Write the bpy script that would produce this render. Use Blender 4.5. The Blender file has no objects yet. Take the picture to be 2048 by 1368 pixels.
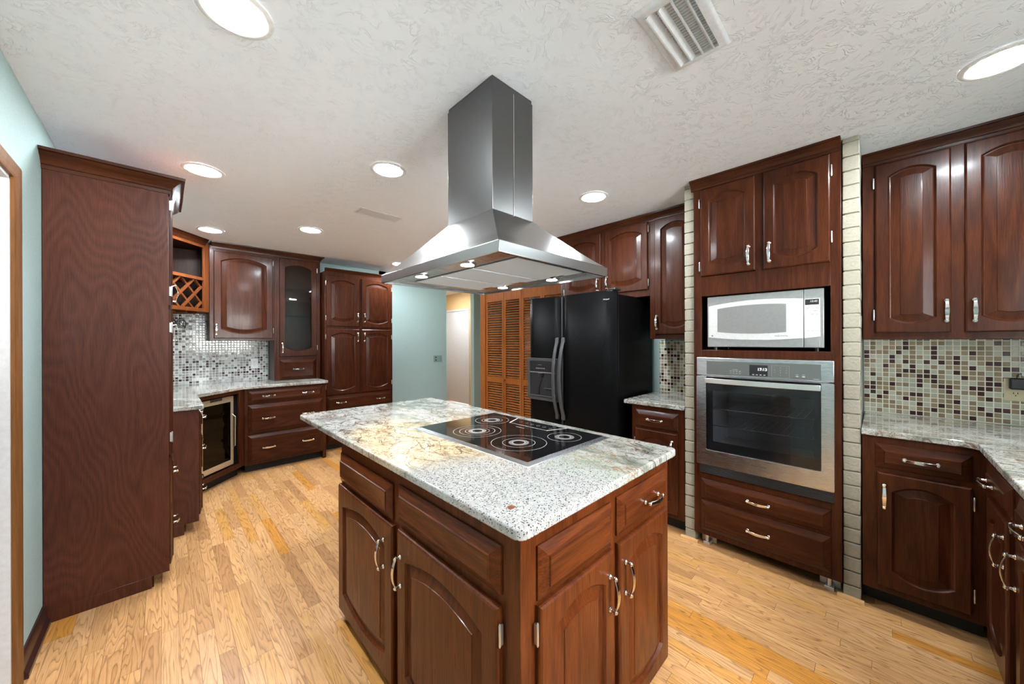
import bpy, bmesh, math, random
from mathutils import Vector, Matrix
random.seed(7)
R = math.radians
scn = bpy.context.scene
COL = scn.collection

# ------------------------------------------------------------------ camera, world, exposure
cam_data = bpy.data.cameras.new('camera')
cam = bpy.data.objects.new('camera', cam_data); COL.objects.link(cam); scn.camera = cam
FPX = 714.812
cam_data.sensor_width = 36.0; cam_data.lens = 36.0 * FPX / 2048.0
cam_data.shift_y = -1.362 / 2048.0 * -1.0 * -1.0
cam_data.clip_start = 0.02
_yaw, _roll = R(45.75), R(-0.19)
_f = Vector((math.cos(_yaw), math.sin(_yaw), 0)); _r0 = Vector((math.sin(_yaw), -math.cos(_yaw), 0)); _u0 = Vector((0, 0, 1))
_r = _r0 * math.cos(_roll) + _u0 * math.sin(_roll); _u = -_r0 * math.sin(_roll) + _u0 * math.cos(_roll)
cam.matrix_world = Matrix(((_r.x, _u.x, -_f.x, 0), (_r.y, _u.y, -_f.y, 0), (_r.z, _u.z, -_f.z, 1.35), (0, 0, 0, 1)))
world = bpy.data.worlds.new('world'); scn.world = world; world.use_nodes = True
bg = world.node_tree.nodes['Background']
_wt = world.node_tree; _tc = _wt.nodes.new('ShaderNodeTexCoord'); _sx = _wt.nodes.new('ShaderNodeSeparateXYZ'); _mr = _wt.nodes.new('ShaderNodeMapRange'); _cr = _wt.nodes.new('ShaderNodeValToRGB')
_wt.links.new(_tc.outputs['Generated'], _sx.inputs[0]); _wt.links.new(_sx.outputs[2], _mr.inputs[0]); _mr.inputs[1].default_value = -1.0; _mr.inputs[2].default_value = 1.0; _wt.links.new(_mr.outputs[0], _cr.inputs[0])
# dim ground, pale sky; bright band below the horizon added to light the far ceiling
for _e, (_p, _c) in zip([_cr.color_ramp.elements[0], _cr.color_ramp.elements[1]] + [_cr.color_ramp.elements.new(0.5) for _ in range(4)], ((0.0, (0.03, 0.03, 0.03)), (1.0, (0.11, 0.125, 0.155)), (0.35, (0.05, 0.05, 0.05)), (0.41, (0.95, 0.98, 1.0)), (0.495, (0.95, 0.98, 1.0)), (0.52, (0.16, 0.175, 0.21)))):
    _e.position = _p; _e.color = (*_c, 1)
_wt.links.new(_cr.outputs[0], bg.inputs[0]); bg.inputs[1].default_value = 84.0
vs = scn.view_settings
vs.view_transform = 'Standard'; vs.look = 'None'; vs.gamma = 1.0; vs.use_curve_mapping = False
vs.exposure = 0.52
scn.cycles.max_bounces = 16; scn.cycles.diffuse_bounces = 10
LAMP = 300.0          # emission of a ceiling lamp lens
LAMP_RGB = (0.88, 0.95, 1.0)
# daylight portals in the window
for nm, loc, rot, sx, sy in (('window_portal', (1.05, -1.07, 1.60), (math.pi / 2, 0, math.pi), 1.2, 1.04),):
    ld = bpy.data.lights.new(nm, 'AREA'); ld.shape = 'RECTANGLE'; ld.size = sx; ld.size_y = sy; ld.cycles.is_portal = True
    lo = bpy.data.objects.new(nm, ld); lo.location = loc; lo.rotation_euler = rot; COL.objects.link(lo)

H = 2.407            # ceiling
WL, WR, WF, WB = -0.418, 3.202, 5.202, -0.96
CT, CB = 0.901, 0.871   # worktop top / underside

# ------------------------------------------------------------------ node helpers
def newmat(name):
    m = bpy.data.materials.new(name); m.use_nodes = True
    nt = m.node_tree; b = nt.nodes['Principled BSDF']
    return m, nt, b
def N(nt, typ, **kw):
    n = nt.nodes.new(typ)
    for k, v in kw.items():
        if k.startswith('i_'):
            key = k[2:]; key = int(key) if key.isdigit() else key
            n.inputs[key].default_value = v
        else: setattr(n, k, v)
    return n
def L(nt, a, b): nt.links.new(a, b)
def ramp(nt, stops, interp='LINEAR'):
    r = nt.nodes.new('ShaderNodeValToRGB'); cr = r.color_ramp; cr.interpolation = interp
    while len(cr.elements) < len(stops): cr.elements.new(0.5)
    for e, (p, c) in zip(cr.elements, stops):
        e.position = p; e.color = (c[0], c[1], c[2], 1) if not isinstance(c, (int, float)) else (c, c, c, 1)
    return r
def math_(nt, op, a, b=None, c=None):
    n = nt.nodes.new('ShaderNodeMath'); n.operation = op
    for i, x in enumerate((a, b, c)):
        if x is None: continue
        if isinstance(x, (int, float)): n.inputs[i].default_value = x
        else: nt.links.new(x, n.inputs[i])
    return n.outputs[0]
def mixc(nt, fac, a, b, blend='MIX'):
    n = nt.nodes.new('ShaderNodeMix'); n.data_type = 'RGBA'; n.blend_type = blend
    for i, x in ((0, fac), (6, a), (7, b)):
        if isinstance(x, (int, float)): n.inputs[i].default_value = x
        elif isinstance(x, tuple): n.inputs[i].default_value = (*x, 1) if len(x) == 3 else x
        else: nt.links.new(x, n.inputs[i])
    return n.outputs[2]
def bump(nt, b, height, strength=0.3, dist=0.002):
    n = N(nt, 'ShaderNodeBump'); n.inputs['Strength'].default_value = strength; n.inputs['Distance'].default_value = dist
    L(nt, height, n.inputs['Height']); L(nt, n.outputs[0], b.inputs['Normal']); return n
def coords(nt, scale=(1, 1, 1), rot=(0, 0, 0), loc=(0, 0, 0), pos=False):
    src = N(nt, 'ShaderNodeNewGeometry').outputs['Position'] if pos else N(nt, 'ShaderNodeTexCoord').outputs['Object']
    m = N(nt, 'ShaderNodeMapping'); m.inputs['Scale'].default_value = scale; m.inputs['Rotation'].default_value = rot; m.inputs['Location'].default_value = loc
    L(nt, src, m.inputs[0]); return m.outputs[0]
def noise(nt, vec, scale=5, detail=3, rough=0.5, dist=0.0):
    n = N(nt, 'ShaderNodeTexNoise'); n.inputs['Scale'].default_value = scale; n.inputs['Detail'].default_value = detail
    n.inputs['Roughness'].default_value = rough; n.inputs['Distortion'].default_value = dist
    L(nt, vec, n.inputs['Vector']); return n.outputs[0]

def simple(name, col, rough=0.5, metal=0.0, coat=0.0, spec=None, bumpscale=None, bstr=0.1, bdist=0.001, pos=True):
    m, nt, b = newmat(name)
    b.inputs['Base Color'].default_value = (*col, 1); b.inputs['Roughness'].default_value = rough
    b.inputs['Metallic'].default_value = metal; b.inputs['Coat Weight'].default_value = coat
    if spec is not None: b.inputs['Specular IOR Level'].default_value = spec
    v = coords(nt, pos=pos)
    t = noise(nt, v, bumpscale or 60, 2)
    cr = ramp(nt, [(0.3, tuple(c * 0.94 for c in col)), (0.7, tuple(min(1, c * 1.05) for c in col))])
    L(nt, t, cr.inputs[0]); L(nt, cr.outputs[0], b.inputs['Base Color'])
    if bumpscale: bump(nt, b, t, bstr, bdist)
    return m

def wood(name, axis, dark, mid, light, rough=0.30, coat=0.10, ring=0.5, figure=5.0, stretch=0.10, freq=13.0):
    """stained oak: long grain along axis with cathedral figure and open pores"""
    m, nt, b = newmat(name)
    sc = {'x': (stretch, 1, 1), 'y': (1, stretch, 1), 'z': (1, 1, stretch)}[axis]
    v = coords(nt, sc, pos=True)
    w = N(nt, 'ShaderNodeTexNoise'); w.inputs['Scale'].default_value = figure; w.inputs['Detail'].default_value = 2.0
    L(nt, v, w.inputs['Vector'])
    rings = math_(nt, 'FRACT', math_(nt, 'MULTIPLY', w.outputs[0], freq))
    tri = math_(nt, 'ABSOLUTE', math_(nt, 'SUBTRACT', math_(nt, 'MULTIPLY', rings, 2.0), 1.0))
    vf = coords(nt, {'x': (0.05, 1, 1), 'y': (1, 0.05, 1), 'z': (1, 1, 0.05)}[axis], pos=True)
    fine = noise(nt, vf, 230, 2, 0.6)
    broad = noise(nt, coords(nt, (1, 1, 0.45), pos=True), 3.4, 2, 0.5)
    g = math_(nt, 'ADD', math_(nt, 'MULTIPLY', tri, 0.34 * ring), math_(nt, 'MULTIPLY', fine, 0.60))
    g = math_(nt, 'ADD', g, math_(nt, 'MULTIPLY', broad, 0.36))
    cr = ramp(nt, [(0.25, dark), (0.55, mid), (0.9, light)])
    L(nt, g, cr.inputs[0]); L(nt, cr.outputs[0], b.inputs['Base Color'])
    rr = ramp(nt, [(0.2, rough + 0.10), (0.8, rough - 0.04)]); L(nt, g, rr.inputs[0]); L(nt, rr.outputs[0], b.inputs['Roughness'])
    b.inputs['Coat Weight'].default_value = coat; b.inputs['Coat Roughness'].default_value = 0.14; b.inputs['Specular IOR Level'].default_value = 0.13
    pores = ramp(nt, [(0.35, 0.0), (0.55, 1.0)]); L(nt, fine, pores.inputs[0])
    hgt = math_(nt, 'ADD', math_(nt, 'MULTIPLY', pores.outputs[0], 0.5), math_(nt, 'MULTIPLY', tri, 0.5))
    bump(nt, b, hgt, 0.16, 0.0012)
    return m

def tiles(name, hx, hy, cols, grout, pitch=0.0276, rough=0.16, seed=0.0, off=(0, 0)):
    """1 inch glass mosaic; hx / hy pick the two position axes in the wall plane"""
    m, nt, b = newmat(name)
    sep = N(nt, 'ShaderNodeSeparateXYZ'); L(nt, N(nt, 'ShaderNodeNewGeometry').outputs['Position'], sep.inputs[0])
    px = math_(nt, 'DIVIDE', math_(nt, 'ADD', sep.outputs[hx], off[0]), pitch); py = math_(nt, 'DIVIDE', math_(nt, 'ADD', sep.outputs[hy], off[1]), pitch)
    ix, iy = math_(nt, 'FLOOR', px), math_(nt, 'FLOOR', py)
    fx, fy = math_(nt, 'FRACT', px), math_(nt, 'FRACT', py)
    cb = N(nt, 'ShaderNodeCombineXYZ'); L(nt, ix, cb.inputs[0]); L(nt, iy, cb.inputs[1]); cb.inputs[2].default_value = seed
    wn = N(nt, 'ShaderNodeTexWhiteNoise', noise_dimensions='3D'); L(nt, cb.outputs[0], wn.inputs['Vector'])
    cr = ramp(nt, cols, 'CONSTANT'); L(nt, wn.outputs['Value'], cr.inputs[0])
    ex = math_(nt, 'SUBTRACT', 0.5, math_(nt, 'ABSOLUTE', math_(nt, 'SUBTRACT', fx, 0.5)))
    ey = math_(nt, 'SUBTRACT', 0.5, math_(nt, 'ABSOLUTE', math_(nt, 'SUBTRACT', fy, 0.5)))
    e = math_(nt, 'MINIMUM', ex, ey)
    k = N(nt, 'ShaderNodeMapRange', interpolation_type='SMOOTHSTEP'); k.inputs[1].default_value = 0.065; k.inputs[2].default_value = 0.085; L(nt, e, k.inputs[0])
    c2 = N(nt, 'ShaderNodeHueSaturation'); L(nt, cr.outputs[0], c2.inputs['Color'])
    sepc = N(nt, 'ShaderNodeSeparateColor'); L(nt, wn.outputs['Color'], sepc.inputs[0])
    L(nt, math_(nt, 'ADD', 0.88, math_(nt, 'MULTIPLY', sepc.outputs[1], 0.24)), c2.inputs['Value'])
    L(nt, mixc(nt, k.outputs[0], grout, c2.outputs[0]), b.inputs['Base Color'])
    rr = ramp(nt, [(0.0, 0.7), (1.0, rough)]); L(nt, k.outputs[0], rr.inputs[0]); L(nt, rr.outputs[0], b.inputs['Roughness'])
    b.inputs['Coat Weight'].default_value = 0.0; b.inputs['Specular IOR Level'].default_value = 0.38
    # each tile sits at a slightly different tilt
    pil = N(nt, 'ShaderNodeMapRange', interpolation_type='SMOOTHSTEP'); pil.inputs[1].default_value = 0.04; pil.inputs[2].default_value = 0.16; L(nt, e, pil.inputs[0])
    tilt = math_(nt, 'MULTIPLY', math_(nt, 'SUBTRACT', sepc.outputs[0], 0.5), math_(nt, 'SUBTRACT', fx, 0.5))
    tilt2 = math_(nt, 'MULTIPLY', math_(nt, 'SUBTRACT', sepc.outputs[2], 0.5), math_(nt, 'SUBTRACT', fy, 0.5))
    hgt = math_(nt, 'ADD', pil.outputs[0], math_(nt, 'MULTIPLY', math_(nt, 'ADD', tilt, tilt2), 0.35))
    bump(nt, b, hgt, 0.5, 0.0016)
    return m

def granite(name, island):
    m, nt, b = newmat(name)
    v = coords(nt, (1, 1, 1), pos=True)
    vs_ = coords(nt, (1.5, 0.75, 1.0), (0, 0, R(24)), pos=True)
    big = noise(nt, vs_, 3.2, 4, 0.6, 0.8)
    med = noise(nt, vs_, 11, 5, 0.65, 0.6)
    base = ramp(nt, [(0.34, (0.085, 0.095, 0.08)), (0.445, (0.19, 0.205, 0.175)), (0.515, (0.36, 0.365, 0.335)), (0.64, (0.48, 0.47, 0.44))])
    L(nt, math_(nt, 'ADD', math_(nt, 'MULTIPLY', big, 0.55), math_(nt, 'MULTIPLY', med, 0.45)), base.inputs[0])
    col = base.outputs[0]
    if island:
        sep = N(nt, 'ShaderNodeSeparateXYZ'); L(nt, v, sep.inputs[0])
        wob = math_(nt, 'MULTIPLY', math_(nt, 'SUBTRACT', noise(nt, v, 4, 3, 0.6), 0.5), 0.55)
        def blob(cx, cy, rx, ry):
            dx = math_(nt, 'DIVIDE', math_(nt, 'SUBTRACT', sep.outputs[0], cx), rx); dy = math_(nt, 'DIVIDE', math_(nt, 'SUBTRACT', sep.outputs[1], cy), ry)
            d = math_(nt, 'SQRT', math_(nt, 'ADD', math_(nt, 'MULTIPLY', dx, dx), math_(nt, 'MULTIPLY', dy, dy)))
            mr = N(nt, 'ShaderNodeMapRange', interpolation_type='SMOOTHSTEP'); mr.inputs[1].default_value = 1.15; mr.inputs[2].default_value = 0.7
            L(nt, math_(nt, 'ADD', d, wob), mr.inputs[0]); return mr.outputs[0]
        gold = blob(0.84, 1.42, 0.26, 0.62)
        goldc = ramp(nt, [(0.35, (0.36, 0.23, 0.10)), (0.47, (0.58, 0.44, 0.25)), (0.65, (0.66, 0.55, 0.36))])
        L(nt, med, goldc.inputs[0]); col = mixc(nt, math_(nt, 'MULTIPLY', gold, 0.75), col, goldc.outputs[0])
        corner = blob(0.72, 0.74, 0.40, 0.42)
        cornc = ramp(nt, [(0.3, (0.33, 0.325, 0.32)), (0.7, (0.47, 0.465, 0.455))]); L(nt, noise(nt, v, 60, 3), cornc.inputs[0])
        col = mixc(nt, math_(nt, 'MULTIPLY', corner, 0.9), col, cornc.outputs[0])
        green = blob(1.10, 0.86, 0.12, 0.30)
        col = mixc(nt, math_(nt, 'MULTIPLY', green, 0.35), col, (0.36, 0.42, 0.33))
        grey = blob(0.80, 2.15, 0.30, 0.35)
        col = mixc(nt, math_(nt, 'MULTIPLY', grey, 0.30), col, (0.34, 0.34, 0.34))
    # veins
    def vein(vec, scale, dist, lo, hi, det=4):
        n = noise(nt, vec, scale, det, 0.55, dist)
        a = math_(nt, 'ABSOLUTE', math_(nt, 'SUBTRACT', n, 0.5))
        mr = N(nt, 'ShaderNodeMapRange', interpolation_type='SMOOTHSTEP'); mr.inputs[1].default_value = hi; mr.inputs[2].default_value = lo
        L(nt, a, mr.inputs[0]); return mr.outputs[0]
    patch = ramp(nt, [(0.40, 0.0), (0.60, 1.0)]); L(nt, noise(nt, v, 2.7, 2, 0.5), patch.inputs[0])
    v1 = math_(nt, 'MAXIMUM', vein(vs_, 5.5, 1.2, 0.003, 0.020), math_(nt, 'MULTIPLY', vein(coords(nt, (1.6, 0.8, 1), (0, 0, R(30)), (7, 2, 0), pos=True), 16.0, 1.4, 0.002, 0.022, 5), 0.6))
    v2 = vein(coords(nt, (1.2, 0.8, 1), (0, 0, R(-18)), (3, 1, 0), pos=True), 9.0, 1.6, 0.002, 0.018)
    v3 = vein(coords(nt, (0.9, 1.5, 1), (0, 0, R(-35)), (1, 5, 0), pos=True), 7.0, 2.0, 0.002, 0.012, 5)
    v1 = math_(nt, 'MAXIMUM', v1, math_(nt, 'MULTIPLY', v3, 0.85))
    vm = math_(nt, 'MAXIMUM', math_(nt, 'MULTIPLY', v1, 0.90), math_(nt, 'MULTIPLY', math_(nt, 'MULTIPLY', v2, patch.outputs[0]), 0.85))
    vcol = ramp(nt, [(0.3, (0.035, 0.035, 0.035)), (0.5, (0.16, 0.08, 0.045)), (0.7, (0.30, 0.17, 0.07))]); L(nt, noise(nt, v, 3.1, 2), vcol.inputs[0])
    if island: vm = math_(nt, 'MULTIPLY', vm, math_(nt, 'SUBTRACT', 1.0, math_(nt, 'MULTIPLY', corner, 0.9)))
    col = mixc(nt, vm, col, vcol.outputs[0])
    # mineral speckle
    vo = N(nt, 'ShaderNodeTexVoronoi', feature='F1'); vo.inputs['Scale'].default_value = 230; vo.inputs['Randomness'].default_value = 1.0; L(nt, v, vo.inputs['Vector'])
    sc = N(nt, 'ShaderNodeSeparateColor'); L(nt, vo.outputs['Color'], sc.inputs[0])
    thr = math_(nt, 'LESS_THAN', sc.outputs[0], 0.30 if not island else 0.40)
    dot = math_(nt, 'MULTIPLY', thr, math_(nt, 'LESS_THAN', vo.outputs['Distance'], math_(nt, 'ADD', 0.15, math_(nt, 'MULTIPLY', sc.outputs[1], 0.50))))
    if island: dot = math_(nt, 'MULTIPLY', dot, math_(nt, 'ADD', 0.25, math_(nt, 'MULTIPLY', corner, 0.75)))
    else: dot = math_(nt, 'MULTIPLY', dot, 0.6)
    col = mixc(nt, dot, col, (0.05, 0.05, 0.055))
    if island:
        spot = N(nt, 'ShaderNodeVectorMath', operation='DISTANCE'); L(nt, v, spot.inputs[0]); spot.inputs[1].default_value = (0.672, 0.694, 0.901)
        sm = N(nt, 'ShaderNodeMapRange', interpolation_type='SMOOTHSTEP'); sm.inputs[1].default_value = 0.016; sm.inputs[2].default_value = 0.008
        L(nt, math_(nt, 'ADD', spot.outputs['Value'], math_(nt, 'MULTIPLY', math_(nt, 'SUBTRACT', noise(nt, v, 90, 2), 0.5), 0.02)), sm.inputs[0])
        col = mixc(nt, sm.outputs[0], col, (0.18, 0.065, 0.03))
    L(nt, col, b.inputs['Base Color'])
    b.inputs['Roughness'].default_value = 0.10; b.inputs['Specular IOR Level'].default_value = 0.6
    return m

def oak_floor():
    m, nt, b = newmat('oak_strip_floor')
    PW = 0.0595
    sep = N(nt, 'ShaderNodeSeparateXYZ'); L(nt, N(nt, 'ShaderNodeNewGeometry').outputs['Position'], sep.inputs[0])
    px = math_(nt, 'DIVIDE', math_(nt, 'ADD', sep.outputs[0], 0.011), PW)
    ix = math_(nt, 'FLOOR', px); fx = math_(nt, 'FRACT', px)
    w1 = N(nt, 'ShaderNodeTexWhiteNoise', noise_dimensions='1D'); L(nt, ix, w1.inputs['W'])
    py = math_(nt, 'ADD', math_(nt, 'DIVIDE', sep.outputs[1], 0.62), math_(nt, 'MULTIPLY', w1.outputs['Value'], 7.3))
    iy = math_(nt, 'FLOOR', py); fy = math_(nt, 'FRACT', py)
    cb = N(nt, 'ShaderNodeCombineXYZ'); L(nt, ix, cb.inputs[0]); L(nt, iy, cb.inputs[1])
    wn = N(nt, 'ShaderNodeTexWhiteNoise', noise_dimensions='2D'); L(nt, cb.outputs[0], wn.inputs['Vector'])
    sc = N(nt, 'ShaderNodeSeparateColor'); L(nt, wn.outputs['Color'], sc.inputs[0])
    tone = ramp(nt, [(0.0, (0.39, 0.195, 0.080)), (0.22, (0.50, 0.265, 0.112)), (0.5, (0.60, 0.325, 0.138)), (0.70, (0.555, 0.315, 0.150)), (0.86, (0.55, 0.28, 0.085)), (0.95, (0.53, 0.225, 0.040))])
    L(nt, wn.outputs['Value'], tone.inputs[0])
    # per-board grain: shifted coordinates
    gx = math_(nt, 'ADD', sep.outputs[0], math_(nt, 'MULTIPLY', sc.outputs[0], 9.0))
    gy = math_(nt, 'ADD', math_(nt, 'MULTIPLY', sep.outputs[1], 0.085), math_(nt, 'MULTIPLY', sc.outputs[1], 5.0))
    gv = N(nt, 'ShaderNodeCombineXYZ'); L(nt, gx, gv.inputs[0]); L(nt, gy, gv.inputs[1]); L(nt, math_(nt, 'MULTIPLY', sc.outputs[2], 3.0), gv.inputs[2])
    n1 = noise(nt, gv.outputs[0], 15.0, 2, 0.5, 0.12)
    fr = math_(nt, 'FRACT', math_(nt, 'MULTIPLY', n1, 17.0))
    line = ramp(nt, [(0.0, 1.0), (0.12, 0.45), (0.45, 0.0), (0.9, 0.0), (1.0, 0.9)]); L(nt, fr, line.inputs[0])
    fine = noise(nt, gv.outputs[0], 190, 2, 0.6)
    f2 = ramp(nt, [(0.40, 1.0), (0.62, 0.0)]); L(nt, fine, f2.inputs[0])
    dk = math_(nt, 'ADD', math_(nt, 'MULTIPLY', line.outputs[0], 0.66), math_(nt, 'MULTIPLY', f2.outputs[0], 0.16))
    col = mixc(nt, math_(nt, 'MINIMUM', dk, 0.8), tone.outputs[0], (0.20, 0.082, 0.026))
    ex = math_(nt, 'MULTIPLY', math_(nt, 'SUBTRACT', 0.5, math_(nt, 'ABSOLUTE', math_(nt, 'SUBTRACT', fx, 0.5))), PW)
    ey = math_(nt, 'MULTIPLY', math_(nt, 'SUBTRACT', 0.5, math_(nt, 'ABSOLUTE', math_(nt, 'SUBTRACT', fy, 0.5))), 0.62)
    e = math_(nt, 'MINIMUM', ex, ey)
    gap = N(nt, 'ShaderNodeMapRange', interpolation_type='SMOOTHSTEP'); gap.inputs[1].default_value = 0.0013; gap.inputs[2].default_value = 0.0003; L(nt, e, gap.inputs[0])
    col = mixc(nt, math_(nt, 'MULTIPLY', gap.outputs[0], 0.7), col, (0.10, 0.045, 0.018))
    L(nt, col, b.inputs['Base Color'])
    b.inputs['Roughness'].default_value = 0.30; b.inputs['Specular IOR Level'].default_value = 0.4
    hgt = math_(nt, 'SUBTRACT', math_(nt, 'MULTIPLY', dk, -0.25), gap.outputs[0])
    bump(nt, b, hgt, 0.25, 0.001)
    return m

def ceiling_mat():
    m, nt, b = newmat('textured_ceiling')
    b.inputs['Base Color'].default_value = (0.85, 0.885, 0.94, 1); b.inputs['Roughness'].default_value = 0.85
    v = coords(nt, pos=True)
    wv = N(nt, 'ShaderNodeVectorMath', operation='ADD')
    nz = N(nt, 'ShaderNodeTexNoise'); nz.inputs['Scale'].default_value = 5.0; nz.inputs['Detail'].default_value = 2; L(nt, v, nz.inputs['Vector'])
    sca = N(nt, 'ShaderNodeVectorMath', operation='SCALE'); L(nt, nz.outputs['Color'], sca.inputs[0]); sca.inputs['Scale'].default_value = 0.25
    L(nt, v, wv.inputs[0]); L(nt, sca.outputs[0], wv.inputs[1])
    n1 = noise(nt, wv.outputs[0], 26, 3, 0.6, 0.4)
    r1 = N(nt, 'ShaderNodeMapRange', interpolation_type='SMOOTHSTEP'); r1.inputs[1].default_value = 0.05; r1.inputs[2].default_value = 0.0
    L(nt, math_(nt, 'ABSOLUTE', math_(nt, 'SUBTRACT', n1, 0.5)), r1.inputs[0])
    msk = ramp(nt, [(0.42, 0.0), (0.58, 1.0)]); L(nt, noise(nt, v, 17, 2), msk.inputs[0])
    n2 = noise(nt, v, 90, 2, 0.6)
    hgt = math_(nt, 'ADD', math_(nt, 'MULTIPLY', r1.outputs[0], msk.outputs[0]), math_(nt, 'MULTIPLY', n2, 0.18))
    b.inputs['Specular IOR Level'].default_value = 0.1
    bump(nt, b, hgt, 0.65, 0.0045)
    return m

def steel(name, axis, base=(0.54, 0.56, 0.58), rough=0.27):
    m, nt, b = newmat(name)
    sc = {'x': (3, 500, 500), 'y': (500, 3, 500), 'z': (500, 500, 3)}[axis]
    v = coords(nt, sc, pos=True); n = noise(nt, v, 4, 2, 0.6)
    b.inputs['Base Color'].default_value = (*base, 1); b.inputs['Metallic'].default_value = 1.0
    r = ramp(nt, [(0.3, rough - 0.012), (0.7, rough + 0.012)]); L(nt, n, r.inputs[0]); L(nt, r.outputs[0], b.inputs['Roughness'])
    c = ramp(nt, [(0.3, tuple(x * 0.985 for x in base)), (0.7, tuple(x * 1.015 for x in base))]); L(nt, n, c.inputs[0]); L(nt, c.outputs[0], b.inputs['Base Color'])
    return m

def glass_mat(name, tint=(0.9, 0.9, 0.9), rough=0.02, base=0.035, pw=5.0):
    """tinted pane: mostly clear with a mirror skin"""
    m, nt, b = newmat(name)
    out = nt.nodes['Material Output']
    tr = N(nt, 'ShaderNodeBsdfTransparent'); tr.inputs[0].default_value = (*tint, 1)
    gl = N(nt, 'ShaderNodeBsdfGlossy'); gl.inputs['Roughness'].default_value = rough
    lw = N(nt, 'ShaderNodeLayerWeight'); lw.inputs[0].default_value = 0.5
    fr = math_(nt, 'ADD', base, math_(nt, 'MULTIPLY', math_(nt, 'POWER', lw.outputs['Facing'], pw), 0.9))
    mx = N(nt, 'ShaderNodeMixShader'); L(nt, fr, mx.inputs[0]); L(nt, tr.outputs[0], mx.inputs[1]); L(nt, gl.outputs[0], mx.inputs[2])
    L(nt, mx.outputs[0], out.inputs['Surface']); return m

def emit(name, col, strength):
    m, nt, b = newmat(name)
    b.inputs['Base Color'].default_value = (0.8, 0.8, 0.8, 1)
    b.inputs['Emission Color'].default_value = (*col, 1); b.inputs['Emission Strength'].default_value = strength
    return m

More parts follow.
